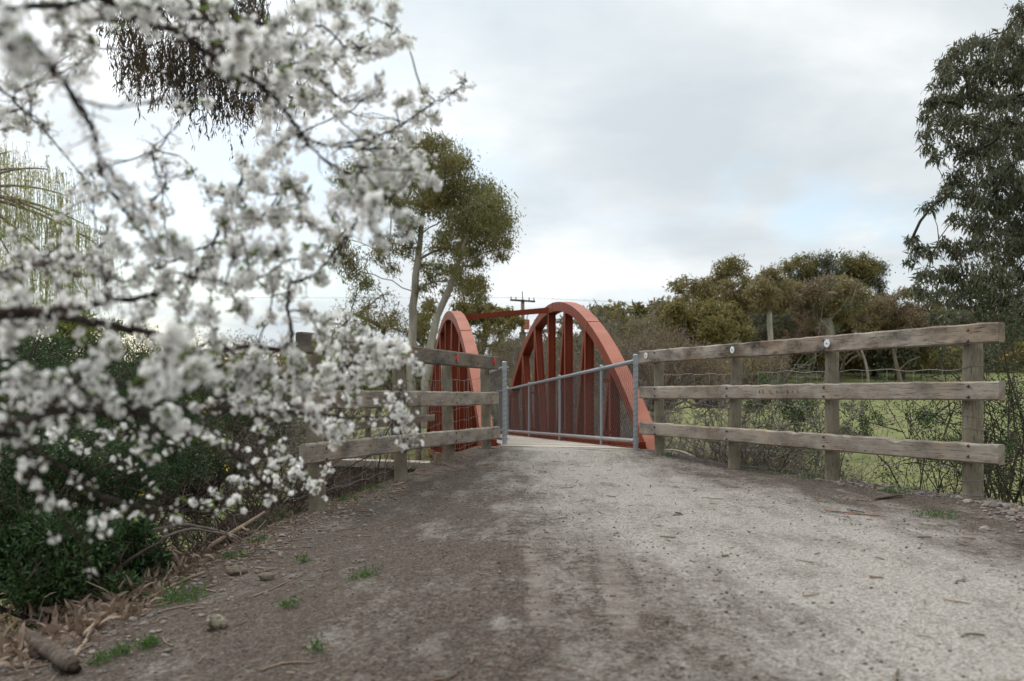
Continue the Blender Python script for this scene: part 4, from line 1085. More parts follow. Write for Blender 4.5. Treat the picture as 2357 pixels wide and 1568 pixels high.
for k, (px, py, Y, rd, n, lab, fl) in enumerate(bs_):
    mound('gorse_bush', lab, 'dark bushes below the left bank', P(px, py, Y)-[0, 0, rd[2]*.3], rd, int(n*1.8), M['gorse'] , R_(400+k), .021 if k < 5 else .036, .009 if k < 5 else .016, 400+k, M['twig_dark'], flowers=fl, puffs=34)
for k, (px, py, Y, rd, n, m_, lab) in enumerate([
 (90, 840, 19, (1.6, 1.4, 1.0), 6000, M['lightgreen'], 'yellow-green spring bush behind the dark bushes at left'),
 (760, 960, 24, (1.3, 1.2, 1.6), 6000, M['lightgreen'], 'yellow-green bush across the creek, seen under the middle rail'),
 (620, 900, 36, (3.6, 2.0, 1.5), 6000, M['olive'], 'olive bush far behind the blossom and left fence'),
 (300, 880, 34, (4.6, 2.0, 1.7), 6000, M['olive'], 'broad olive bush on the far side of the creek at left'),
 (880, 860, 38, (2.6, 1.6, 2.4), 5000, M['olive'], 'dark olive bush at the foot of the big gum')]):
    mound('bush', lab, 'bushes across the creek', P(px, py, Y), rd, n, m_, R_(430+k), .09, .035, 430+k, M['twig_dark'], puffs=24)
for k, (px, py, Y, n, Ln, lab) in enumerate([
 (600, 1250, 9.8, 30, 1.5, 'tangle of bare dark stems below the end post of the left fence'),
 (470, 1280, 8.6, 30, 1.3, 'bare dark tangle at the foot of the bank'),
 (690, 1150, 12.5, 40, 1.9, 'bare brown tangle beyond the wing wall'),
 (560, 1120, 13.5, 44, 2.2, 'bare brown scrub behind the gorse flowers'),
 (760, 1060, 17, 44, 2.3, 'bare scrub beyond the head wall, left of the bridge'),
 (640, 1010, 19, 44, 2.6, 'pale bare scrub on the creek bank behind the blossom'),
 (330, 1330, 7.2, 24, 1.0, 'low bare tangle behind the dead leaf pile'), (170, 1440, 4.9, 22, .6, 'brush of dead twigs standing in the dead leaf pile'), (330, 1370, 5.7, 22, .6, 'brush of dead twigs at the top of the dead leaf pile')]):
    c = P(px, py, Y); r = R_(450+k); bs = np.array([c+[r.normal(0, .4), r.normal(0, .3), -.25] for _ in range(6)])
    shrub('bare_bush', lab, 'bare scrub below the left bank', bs, n*2, Ln, .9, r, M['twig_dark'] if k < 3 else M['twig'], M['shrub'], 900, .025, .011, .6, .011, 3, .3)
for k, (px, py, Y, rd, n, m_, lab) in enumerate([
 (1520, 900, 22, (1.5, 1.0, 1.2), 5000, M['gum_rust'], 'grey-brown scrubby bush in the paddock behind the far end of the right fence'),
 (1640, 905, 24, (1.4, 1.0, 1.0), 4200, M['gum_brown'], 'grey-brown scrubby bush in the paddock behind the second post'),
 (1440, 880, 26, (1.7, 1.2, 1.4), 5000, M['grey_leaf'], 'grey bush beyond the creek behind the near leg of the right arch'),
 (1735, 870, 30, (1.2, 1.0, .8), 3000, M['gum_rust'], 'small brown bush in the paddock between the second and third posts'),
 (1330, 890, 34, (2.2, 1.2, 1.5), 5000, M['gum_rust'], 'brown bush beyond the creek behind the hangers of the right arch'),
 (1215, 900, 38, (2.4, 1.2, 1.7), 5000, M['grey_leaf'], 'grey-brown bush at the far end of the deck'),
 (1120, 880, 40, (2.0, 1.2, 1.8), 5000, M['olive'], 'olive bush behind the gap between the two arches')]):
    mound('bush', lab, 'bushes across the creek', P(px, py, Y), rd, n, m_, R_(480+k), .06, .022, 480+k, M['twig'], puffs=40)
# dry reeds and grass in the creek bed
r = R_(470); n = 9000
xs = r.uniform(-7.5, -2.9, n); ys = np.where(xs < -3.9, r.uniform(10.0, 21, n), r.uniform(15.0, 21, n)); z = ground(xs, ys)
mb = MB(); h = r.uniform(.25, .75, n); lx = r.normal(0, .16, (n, 2))*h[:, None]; w_ = .007
a0 = np.column_stack([xs, ys, z]); tp = a0+np.column_stack([lx, h]); md = (a0+tp)/2+np.column_stack([lx*-.15, h*.05]); s = np.array([w_, 0, 0])
mb.add(np.stack([a0-s, a0+s, md+s*.8, md-s*.8], 1).reshape(-1, 3), np.arange(n*4).reshape(-1, 4)); mb.add(np.stack([md-s*.8, md+s*.8, tp], 1).reshape(-1, 3), np.arange(n*3).reshape(-1, 3))
tag(mb.build('dry_grass', M['drygrass']), kind='stuff')

# ---- willow at the left edge
def willow(lst, Y, seed, base, trunk, label):
    r = R_(seed); T = thing('willow_tree', label, 'tree', tuple(base)); tm = MB(); tr = np.array(trunk); tm.tube(tr, np.linspace(.28, .12, len(tr)), 10); tm.build('trunk', M['darkbark'], T, smooth=True)
    lb, lm, ls = MB(), MB(), MB()
    for (px, py, w, hgt) in lst:
        c = P(px, py, Y+r.uniform(-1.5, 1.5)); s = tr[-1]; m1 = (s+c)/2+[0, 0, .5]
        u = np.linspace(0, 1, 9)[:, None]; lb.tube((1-u)**2*s+2*u*(1-u)*m1+u*u*c, np.linspace(.06, .015, 9), 5, caps=False)
        n = int(w*.8); wx = w*Y/F; hh_ = hgt*Y/F
        st = c+r.normal(0, 1, (n, 3))*[wx*.42, .7, wx*.12]; Ls = hh_*r.uniform(.4, 1.0, n); tt = np.linspace(0, 1, 9)
        sw = r.normal(0, .05, (n, 2))
        pth = np.stack([st[:, 0:1]+np.sin(tt*1.5)[None]*sw[:, :1]*Ls[:, None]+(np.sign(st[:, 0:1]-c[0]))*.10*(1-(1-tt)**3)[None], st[:, 1:2]+0*tt[None]+sw[:, 1:]*tt[None], st[:, 2:]+.12*np.sin(np.pi*np.minimum(tt*3, 1))[None]-(Ls[:, None]*tt[None])], -1)
        ls.tubes(pth, np.linspace(.006, .0025, 9)[None], 3)
        k = 20; idx = np.repeat(np.arange(n), k); f = r.random(n*k)*8; i0 = np.minimum(f.astype(int), 7); fr = (f-i0)[:, None]
        p = pth[idx, i0]*(1-fr)+pth[idx, i0+1]*fr+r.normal(0, .03, (n*k, 3)); leaf_quads(lm, p, .10, .022, r, 1.2)
    lb.build('limbs', M['twig'], T); ls.build('strands', M['willow_twig'], T); lm.build('foliage', M['willow'], T)
willow([(20,350,60,260),(60,390,70,300),(110,390,60,280),(150,450,50,240),(20,450,80,300),(90,500,90,280),(160,520,60,220),(200,520,50,200),(220,560,40,180),(30,600,90,200),(120,610,90,180),(-60,330,90,400),(-120,420,90,400)], 27, 501, (-15.5, 27, -1.4), [(-15.5, 27, -1.4), (-15.3, 27, 1.5), (-15.6, 27, 4.5), (-15, 27, 6.2)], 'weeping willow in pale new leaf at the left edge')

# ---- gum whose hanging foliage shows at the top left behind the blossom
def hanging_gum():
    r = R_(520); Y = 14.0; base = np.array([-9.6, 14.3, gz(-9.6, 14.3)-.2])
    T = thing('gum_tree', 'dark hanging curtain of gum leaves at the top left behind the blossom', 'tree', tuple(base)); tr = np.array([base, base+[.2, 0, 3], base+[.5, 0, 7], base+[1.2, 0, 10.2]])
    tm = MB(); tm.tube(tr, [.32, .27, .22, .16], 12); tm.build('trunk', M['gumbark_brown'], T, smooth=True)
    lb, lm, l2 = MB(), MB(), MB()
    lst = [(300,50,40,60),(330,60,40,200),(290,110,30,120),(350,110,45,150),(400,70,50,160),(430,120,50,170),(470,80,60,170),(520,90,60,190),(560,110,50,160),(600,120,50,150),(640,90,40,120),(660,150,35,130),(480,170,40,150),(540,190,40,120),(610,190,35,120),(380,150,40,60),(500,-10,90,120),(400,-20,90,110),(300,-10,70,80),(600,0,80,120),(560,20,70,140),(450,30,80,150)]
    for (px, py, w, hgt) in lst:
        c = P(px, py, Y+r.uniform(-.8, .8)); s = tr[-1]; m1 = np.array([(s[0]+c[0])/2, c[1]/2+s[1]/2, max(s[2], c[2])+.9])
        u = np.linspace(0, 1, 12)[:, None]; lb.tube((1-u)**2*s+2*u*(1-u)*m1+u*u*c, np.linspace(.05, .006, 12), 5, caps=False)
        n = int(w*.5); wx = w*Y/F; hh_ = hgt*Y/F
        st = c+r.normal(0, 1, (n, 3))*[wx*.5, .35, wx*.3]; Ls = hh_*r.uniform(.35, 1.0, n); tt = np.linspace(0, 1, 9)
        wob = r.normal(0, .022, (n, 9, 3)).cumsum(1); pth = st[:, None]+np.stack([0*tt, 0*tt, -tt], -1)[None]*Ls[:, None, None]+wob
        lb.tubes(pth, np.linspace(.005, .0015, 9)[None], 3)
        k = int(15+hgt*.08); idx = np.repeat(np.arange(n), k); f = r.beta(1.6, 1.2, n*k)*7.99; i0 = f.astype(int); fr = (f-i0)[:, None]
        p = pth[idx, i0]*(1-fr)+pth[idx, i0+1]*fr+r.normal(0, .012, (n*k, 3))
        leaf_quads(lm if r.random() < .8 else l2, p, .085, .017, r, 1.6)
    lb.build('limbs', M['twig_dark'], T); lm.build('foliage', M['hangleaf'], T); l2.build('foliage', M['hangleaf_brown'], T)
hanging_gum()

# ---- power pole beyond the bridge
Yp = 62.0; p0 = P(1203, 905, Yp); zb = -1.0; zt = P(1203, 690, Yp)[2]
T = thing('power_pole', 'brown timber power pole with crossarm and red transformer above the footbridge', 'pole', (p0[0], Yp, zb))
mb = MB(); mb.tube(np.array([[p0[0], Yp, zb], [p0[0], Yp, (zb+zt)/2], [p0[0], Yp, zt]]), [.17, .14, .11], 12); mb.build('pole', M['gumbark_brown'], T, smooth=True)
mb = MB(); mb.cyl([p0[0], Yp, zt-.1], [p0[0]-.02, Yp, zt+.52], .03, k=6); mb.build('spike', M['bolt'], T)
mb = MB(); q = np.array([p0[0], Yp-.12, zt-.08]); mb.box(q, (1.55, .1, .11), rot=Matrix.Rotation(.06, 3, 'Y')); arm = mb.build('crossarm', M['darkbark'], T)
for dx in (-.72, -.42, .40, .70):
    mb = MB(); a = q+[dx, 0, .06-dx*.06]; mb.tube(np.array([a, a+[0, 0, .05], a+[0, 0, .10], a+[0, 0, .16]]), [.02, .05, .03, .045], 8); o = mb.build('insulator', M['galv']); o.parent = arm; o.location = -Vector(T.location)
tq = P(1210.5, 745, Yp-.3); mb = MB(); mb.tube(np.array([tq-[0, 0, .36], tq-[0, 0, .32], tq+[0, 0, .22], tq+[0, 0, .27]]), [.20, .23, .23, .12], 16); tr_ = mb.build('transformer', plain('red_transformer', (.40, .13, .085), .5), T)
mb = MB(); mb.tube(np.array([tq+[.05, 0, .25], tq+[.09, 0, .45], tq+[.16, 0, .62]]), [.03, .025, .012], 6); mb.build('bushing', M['darkbark'], T)
mb = MB(); c = P(1203, 772, Yp); mb.tube(np.array([c-[0, 0, .2], c+[0, 0, .2]]), [.22, .22], 10); mb.build('band', M['bolt'], T)
for k, (dx, x1, y1, Y1, x2, z2, Y2) in enumerate([(-.72, -40, 0, 0, 0, 0, 0), (.70, 0, 0, 0, 0, 0, 0), (0.40, 0, 0, 0, 0, 0, 0)]):
    a = q+[dx, 0, .2]; u = np.linspace(-1, 1, 41); ends = np.array([[60, 22, .8]])
    pth = a+u[:, None]*ends+np.column_stack([0*u, 0*u, -1.1*(np.abs(u)-u*u)*1.6])
    mb = MB(); mb.tube(pth, .0035, 4); w1 = mb.build('power_line', M['bolt']); w1.parent = T; w1.location = -Vector(T.location)

# ---- timber fence on the far bank, seen under the left rails
T = thing('wooden_fence', 'distant timber fence on the far bank, seen between the rails of the left fence', 'fence', tuple(P(940, 1000, 24)))
def frail(a, c, H): 
    o = rail_mesh(float(np.linalg.norm(c-a)), H, .07, 5).build('rail', M['rail']); o.parent = T; place_x(o, a, c, T)
for (y1, y2) in ((925, 900), (975, 955), (1012, 1000)):
    frail(P(800, y1+8, 21), P(1050, y2, 27), .16)
for px in (845, 905, 962, 1015):
    Y = 21+6*(px-800)/250; c = P(px, 1015, Y); o = round_post(c[0], c[1]+.12, c[2]-1.2, P(px, 905, Y)[2]-.05, .07, M['post'], T, int(px))
# pale marker panel standing behind it
T = thing('marker_post', 'white painted twin-legged marker standing beyond the far fence', 'post', tuple(P(885, 1010, 26)))
for nm, px in (('leg', 872), ('leg', 896)):
    a = P(px, 1012, 26); b_ = P(px+3, 950, 26); mb = MB(); mb.hexa(np.array([a+[-.07, -.04, -.3], a+[.07, -.04, -.3], a+[.07, .04, -.3], a+[-.07, .04, -.3], b_+[-.05, -.04, 0], b_+[.05, -.04, 0], b_+[.05, .04, 0], b_+[-.05, .04, 0]])); mb.build(nm, plain('white_paint', (.72, .72, .70), .6), T)
# ================================================================ blossom tree in the foreground
def petal_mats():
    m, t, b = mat('white_petal', .55, .25)
    r = t.new('ShaderNodeNewGeometry').outputs['Random Per Island']
    c = t.mix(r, (.88, .865, .83), (.96, .955, .945)); t.put(b.inputs['Base Color'], c)
    tr = t.new('ShaderNodeBsdfTranslucent'); t.put(tr.inputs['Color'], (.97, .965, .94))
    mx = t.new('ShaderNodeMixShader'); mx.inputs[0].default_value = .58
    t.l.new(b.outputs[0], mx.inputs[1]); t.l.new(tr.outputs[0], mx.inputs[2]); t.l.new(mx.outputs[0], t.n['Material Output'].inputs['Surface'])
    M['petal'] = m
    M['stamen'] = plain('flower_centre', (.42, .30, .13), .7, .2, .3, 200)
    M['sepal'] = plain('brown_sepal', (.27, .13, .07), .7, .2, .3, 200)
    M['budleaf'] = leafmat('young_blossom_leaf', (.09, .14, .025), (.17, .22, .05), .5, .4)
    M['plumbark'] = bark('dark_plum_bark', (.022, .016, .013), (.065, .048, .040), 18, .5, .003)
petal_mats()

def flower_proto(variant):
    """five cupped rounded petals, a tuft of stamens and a brown calyx; unit radius, facing +z"""
    r = R_(900+variant); V, Fc, mi = [], [], []
    def add(v, f, m):
        o = sum(len(x) for x in V); V.append(np.array(v, float)); Fc.extend([[i+o for i in q] for q in f]); mi.extend([m]*len(f))
    cup = [.25, .55, .05][variant % 3]
    for k in range(5):
        a = k*2*math.pi/5+r.normal(0, .09); ca_, sa = math.cos(a), math.sin(a); el = cup+r.normal(0, .12); s = r.uniform(.9, 1.08)
        out = [(.10, 0), (.34, .20), (.66, .36), (.90, .26), (1.0, .0), (.90, -.26), (.66, -.36), (.34, -.20)]
        pts = []
        for (u, w_) in out:
            u *= s; z = u*math.sin(el)+.12*u*u-.0+abs(w_)*.28; x = u*math.cos(el)
            pts.append((x*ca_-w_*sa, x*sa+w_*ca_, z))
        mid = (.60*s*math.cos(el)*ca_, .60*s*math.cos(el)*sa, .60*s*math.sin(el)-.02); pts.append(mid)
        add(pts, [[0, 1, 8, 7], [1, 2, 8], [2, 3, 4, 8], [4, 5, 6, 8], [6, 7, 8]], 0)
    n = 11
    for k in range(n):
        a = k*2*math.pi/n+r.normal(0, .2); e = r.uniform(.25, .5); h = r.uniform(.30, .5); x, y = math.cos(a), math.sin(a); w_ = .022
        add([(x*.05-y*w_, y*.05+x*w_, .05), (x*.05+y*w_, y*.05-x*w_, .05), (x*e+y*w_, y*e-x*w_, h), (x*e-y*w_, y*e+x*w_, h)], [[0, 1, 2, 3]], 0)
        q = .05; add([(x*e-q, y*e, h+.01), (x*e, y*e-q, h+.03), (x*e+q, y*e, h+.01), (x*e, y*e+q, h+.03)], [[0, 1, 2, 3]], 1)
    c = [(.17*math.cos(i*1.0472), .17*math.sin(i*1.0472), .09) for i in range(6)]; add(c+[(0, 0, .12)], [[i, (i+1) % 6, 6] for i in range(6)], 1)
    c = [(.16*math.cos(i*1.0472), .16*math.sin(i*1.0472), .03) for i in range(6)]+[(0, 0, -.35)]; add(c, [[(i+1) % 6, i, 6] for i in range(6)], 2)
    return np.concatenate(V), Fc, mi
def bud_proto():
    v, f = icosa(); v = v*[.42, .42, .55]+[0, 0, .35]; V = [v]; Fc = [list(x) for x in f]; mi = [0]*len(f)
    o = 12; c = [(.34*math.cos(i*1.2566), .34*math.sin(i*1.2566), .12) for i in range(5)]+[(0, 0, -.4)]; V.append(np.array(c)); 
    for i in range(5): Fc.append([o+(i+1) % 5, o+i, o+5]); mi.append(2)
    V.append(np.array([(-.03, 0, -.2), (.03, 0, -.2), (.03, 0, -1.3), (-.03, 0, -1.3)])); Fc.append([18, 19, 20, 21]); mi.append(2)
    return np.concatenate(V), Fc, mi

def stamp(mb, proto, pos, nrm, size, rng):
    V, Fc, mi = proto; n = len(pos); nrm = unit(nrm)
    a = unit(np.cross(nrm, rng.normal(0, 1, (n, 3)))); b_ = np.cross(nrm, a)
    W = pos[:, None]+size[:, None, None]*(V[None, :, 0:1]*a[:, None]+V[None, :, 1:2]*b_[:, None]+V[None, :, 2:3]*nrm[:, None])
    base = mb.n; mb.V.append(W.reshape(-1, 3)); mb.n += n*len(V)
    off = (np.arange(n)*len(V))[:, None, None]+base
    for k in (3, 4):
        for m_ in set(mi):
            f = np.array([q for q, mm_ in zip(Fc, mi) if len(q) == k and mm_ == m_])
            if len(f): mb.Fa.append(((f[None]+off).reshape(-1, k), m_))

# boughs traced as (px, py, metres away), thick end first, with radii
BO = [
 ([(-420,-120,.9),(-100,-160,1.0),(120,-60,1.1),(253,5,1.15),(324,43,1.18),(405,72,1.2),(458,110,1.22),(515,148,1.25),(563,176,1.28),(601,196,1.3),(640,232,1.34),(682,291,1.4),(711,320,1.45),(763,336,1.5),(859,343,1.6),(930,340,1.7)], .013, .0035),
 ([(640,232,1.34),(687,296,1.38),(715,339,1.42),(773,386,1.45),(811,401,1.5),(860,430,1.52)], .005, .0025),
 ([(-420,60,.8),(-150,20,.9),(30,20,1.0),(157,10,1.1),(240,-10,1.2),(330,-20,1.3),(480,0,1.35),(560,40,1.4),(700,90,1.5)], .011, .004),
 ([(-150,20,.9),(20,90,.85),(90,130,.85),(133,176,.95),(190,258,1.05),(215,305,1.1),(229,382,1.15),(248,420,1.2),(281,477,1.25),(305,515,1.28),(340,560,1.3),(360,620,1.35)], .0095, .003),
 ([(-420,780,.9),(-200,740,.95),(-40,725,1.0),(66,716,1.05),(166,710,1.12),(249,695,1.2),(332,685,1.28),(386,662,1.35),(436,637,1.4),(470,600,1.45),(500,540,1.5),(520,470,1.55),(560,400,1.6)], .0125, .0035),
 ([(-40,725,1.0),(95,722,1.08),(199,741,1.15),(290,757,1.22),(361,770,1.28),(469,811,1.35),(531,803,1.4),(581,797,1.45),(647,803,1.5),(672,778,1.5),(664,724,1.5),(662,692,1.5),(668,653,1.5),(677,649,1.5),(725,630,1.5),(763,587,1.48),(811,525,1.45),(835,477,1.42),(870,440,1.4)], .011, .0035),
 ([(469,811,1.35),(519,857,1.45),(560,870,1.5),(610,878,1.55),(672,865,1.6),(726,870,1.65),(760,919,1.7),(800,960,1.75)], .006, .0025),
 ([(726,870,1.65),(780,850,1.7),(830,830,1.75),(890,820,1.8),(940,830,1.85)], .0045, .002),
 ([(-420,1060,.85),(-150,1020,.9),(0,986,.95),(75,961,1.0),(137,942,1.05),(178,948,1.1),(300,945,1.2),(436,942,1.35),(560,938,1.45),(647,948,1.55),(722,952,1.65),(813,961,1.75),(892,961,1.85),(925,998,1.9),(933,1040,1.92)], .013, .0022),
 ([(-150,1020,.9),(20,998,1.0),(62,1027,1.05),(137,1073,1.12),(199,1123,1.2),(257,1156,1.28),(344,1168,1.38),(415,1177,1.45),(506,1181,1.55),(560,1200,1.6)], .008, .0018),
 ([(300,945,1.2),(370,970,1.3),(440,1002,1.4),(519,1031,1.55),(569,1073,1.65),(614,1118,1.75),(664,1139,1.85),(722,1135,1.95),(745,1110,2.0)], .006, .0018),
 ([(62,1027,1.05),(80,1090,1.1),(130,1170,1.15),(180,1240,1.2),(210,1300,1.25)], .005, .002),
 ([(892,961,1.85),(925,900,1.85),(932,940,1.88)], .003, .002),
 ([(249,695,1.2),(240,640,1.25),(225,560,1.35),(215,480,1.4),(205,400,1.45)], .004, .002),
 ([(601,196,1.3),(640,160,1.4),(680,100,1.5),(740,60,1.55),(800,110,1.6),(870,100,1.65),(925,95,1.7)], .006, .002),
 ([(763,336,1.5),(850,320,1.6),(920,290,1.7),(985,245,1.8),(1040,215,1.9),(1075,185,1.95)], .005, .0015),
 ([(870,440,1.4),(920,400,1.5),(980,390,1.6),(1005,415,1.65)], .004, .0018),
 ([(700,90,1.5),(720,170,1.5),(760,200,1.55),(800,240,1.6),(870,210,1.65)], .004, .0016),
 ([(-150,20,.9),(-20,180,1.2),(40,240,1.5),(90,290,1.65),(115,290,1.7)], .006, .0018),
 ([(-200,740,.95),(-60,660,1.1),(20,620,1.2),(100,610,1.3),(180,590,1.4),(240,600,1.45)], .006, .002),
 ([(360,620,1.35),(420,590,1.4),(500,560,1.45),(580,520,1.5),(640,450,1.5),(650,380,1.55),(620,300,1.55)], .0045, .002),
 ([(305,515,1.28),(340,470,1.35),(380,430,1.45),(370,380,1.5),(350,345,1.55),(400,300,1.6)], .003, .0012),
 ([(436,637,1.4),(520,650,1.45),(600,640,1.5),(660,600,1.5),(720,600,1.5)], .0045, .002),
]
BL = [(40,100,50,.8),(100,140,40,.85),(20,40,40,.9),(130,30,40,1.0),(200,50,42,1.3),(150,90,38,1.3),(210,110,28,1.5),(190,160,28,1.6),(100,185,22,1.4),(30,190,28,1.5),(70,210,22,1.5),(20,260,22,1.6),(60,290,28,1.7),(100,290,12,1.7),(20,300,18,1.7),
(240,20,40,1.2),(300,10,36,1.2),(350,25,30,1.2),(420,15,38,1.3),(500,25,42,1.3),(560,90,52,1.05),(610,120,50,1.05),(550,145,40,1.05),(640,60,40,1.3),(700,30,38,1.3),(760,10,33,1.4),(840,10,28,1.5),(900,15,28,1.6),(680,100,38,1.3),(740,110,38,1.5),(790,60,33,1.5),(830,110,36,1.6),(880,100,38,1.6),(920,95,26,1.6),(780,130,28,1.6),(700,160,38,1.5),(740,175,36,1.6),(800,170,22,1.6),(650,200,42,1.4),(700,220,36,1.5),(740,240,36,1.6),(780,262,22,1.6),(865,210,28,1.6),(610,262,24,1.4),(600,300,18,1.5),
(940,232,32,1.7),(980,215,22,1.8),(1030,210,14,1.9),(1062,190,9,1.9),(960,270,28,1.8),(1000,270,22,1.8),(940,310,28,1.7),(900,300,22,1.7),(850,310,28,1.7),(830,342,26,1.7),(880,350,28,1.6),(920,352,28,1.6),(960,370,28,1.6),(990,410,33,1.6),(940,390,36,1.5),(880,400,44,1.3),(830,440,50,1.2),(870,470,38,1.2),(790,460,36,1.3),(925,530,30,1.3),(875,560,26,1.3),(840,415,40,1.3),
(350,350,18,1.6),(430,240,12,1.6),(480,235,14,1.6),(370,420,18,1.5),(430,400,12,1.6),(210,390,18,1.5),(200,430,22,1.5),(220,470,16,1.5),(300,450,34,1.2),(320,490,34,1.2),(380,480,22,1.5),(480,440,26,1.5),(540,450,30,1.5),(560,370,24,1.6),(620,370,33,1.5),(650,330,22,1.5),(600,420,38,1.4),(660,420,38,1.4),(700,450,28,1.5),(520,500,33,1.5),(580,490,38,1.4),(640,500,38,1.4),(700,500,33,1.4),(750,530,33,1.4),(770,490,28,1.4),(250,510,22,1.4),(280,560,36,1.4),(350,570,33,1.4),(400,550,38,1.1),(430,580,30,1.2),(480,590,33,1.4),(540,570,38,1.4),(600,580,38,1.4),(650,570,38,1.4),(700,600,33,1.4),(740,640,28,1.5),(620,650,38,1.5),(560,640,38,1.4),(500,650,33,1.4),(440,640,33,1.4),(380,640,33,1.3),(310,640,33,1.3),(240,640,30,1.4),(200,600,26,1.4),(150,590,28,1.4),(100,600,30,1.4),(50,590,28,1.4),(20,640,28,1.3),(30,540,18,1.4),(160,530,20,1.5),
(50,690,40,1.1),(40,740,40,1.1),(100,740,28,1.2),(20,790,28,1.1),(160,690,20,1.2),(340,710,28,1.4),(420,700,33,1.4),(480,720,33,1.4),(560,710,33,1.5),(620,730,28,1.5),(700,720,28,1.5),(760,740,22,1.6),(250,800,36,1.1),(230,835,28,1.1),(310,760,20,1.2),(400,790,45,1.0),(420,830,42,1.0),(360,850,38,1.0),(400,870,38,1.0),(450,860,38,1.0),(500,870,33,1.1),(550,850,33,1.2),(500,790,20,1.3),(570,880,38,1.3),(620,850,38,1.4),(680,840,33,1.4),(740,790,33,1.6),(790,780,33,1.7),(830,760,33,1.7),(860,790,33,1.7),(900,800,30,1.7),(880,840,33,1.7),(930,820,28,1.8),(958,848,20,1.8),(840,830,33,1.7),(790,830,33,1.7),(750,850,28,1.6),(700,890,33,1.5),(760,880,33,1.6),(810,880,30,1.7),(850,870,22,1.7),
(60,870,35,1.1),(30,910,35,1.1),(80,930,35,1.1),(110,890,26,1.1),(170,900,35,1.1),(220,890,33,1.1),(250,930,33,1.1),(200,960,20,1.2),(350,900,30,1.1),(400,970,40,1.0),(430,990,22,1.2),(380,950,26,1.2),(450,940,20,1.3),(500,930,22,1.4),(560,930,26,1.4),(610,930,28,1.5),(650,900,33,1.5),(640,950,28,1.5),(700,940,33,1.5),(720,970,28,1.5),(750,990,28,1.6),(790,980,26,1.6),(770,1010,26,1.6),(820,925,14,1.8),(930,962,32,1.9),(922,930,26,1.9),(955,1000,13,1.9),
(130,1000,20,1.6),(180,1030,15,1.6),(230,1010,20,1.5),(270,1050,15,1.6),(330,1020,20,1.3),(345,1050,18,1.3),(270,1000,15,1.4),(400,1030,15,1.5),(480,1010,18,1.5),(530,1020,15,1.6),(600,1000,18,1.6),(640,1040,28,1.7),(650,1060,18,1.7),(700,1090,26,1.9),(725,1115,25,1.9),(640,1110,14,1.8),(752,1080,12,1.9),(680,1075,18,1.9),(620,1150,12,1.8),(590,1090,12,1.7),(540,1110,17,1.8),(500,1135,15,1.7),(440,1160,14,1.6),(480,1172,12,1.6),(540,1152,12,1.7),(232,1195,20,1.4),(350,1130,9,1.5),(390,1210,12,1.6),(318,1190,10,1.5),(290,1170,12,1.5),(200,1130,8,1.4)]
DS = 1.6
BO = [([(p[0], p[1], p[2]*DS) for p in pts], r0*1.3, r1*1.15) for pts, r0, r1 in BO]
BL = [(x, y, rp, Y*DS*(.8 if Y < .86 else 1)) for x, y, rp, Y in BL]
rb = R_(31)
for (x, y, rp, Y) in list(BL):
    if rb.random() < .75:
        a_ = rb.uniform(0, 6.28); q_ = rp*rb.uniform(1.0, 1.7); nx_, ny_ = x+q_*math.cos(a_), y+q_*math.sin(a_)
        if nx_ < 960 and ny_ < 930 and not (60 < nx_ < 230 and 190 < ny_ < 400): BL.append((nx_, ny_, rb.uniform(7, 16), Y*rb.uniform(.95, 1.12)))
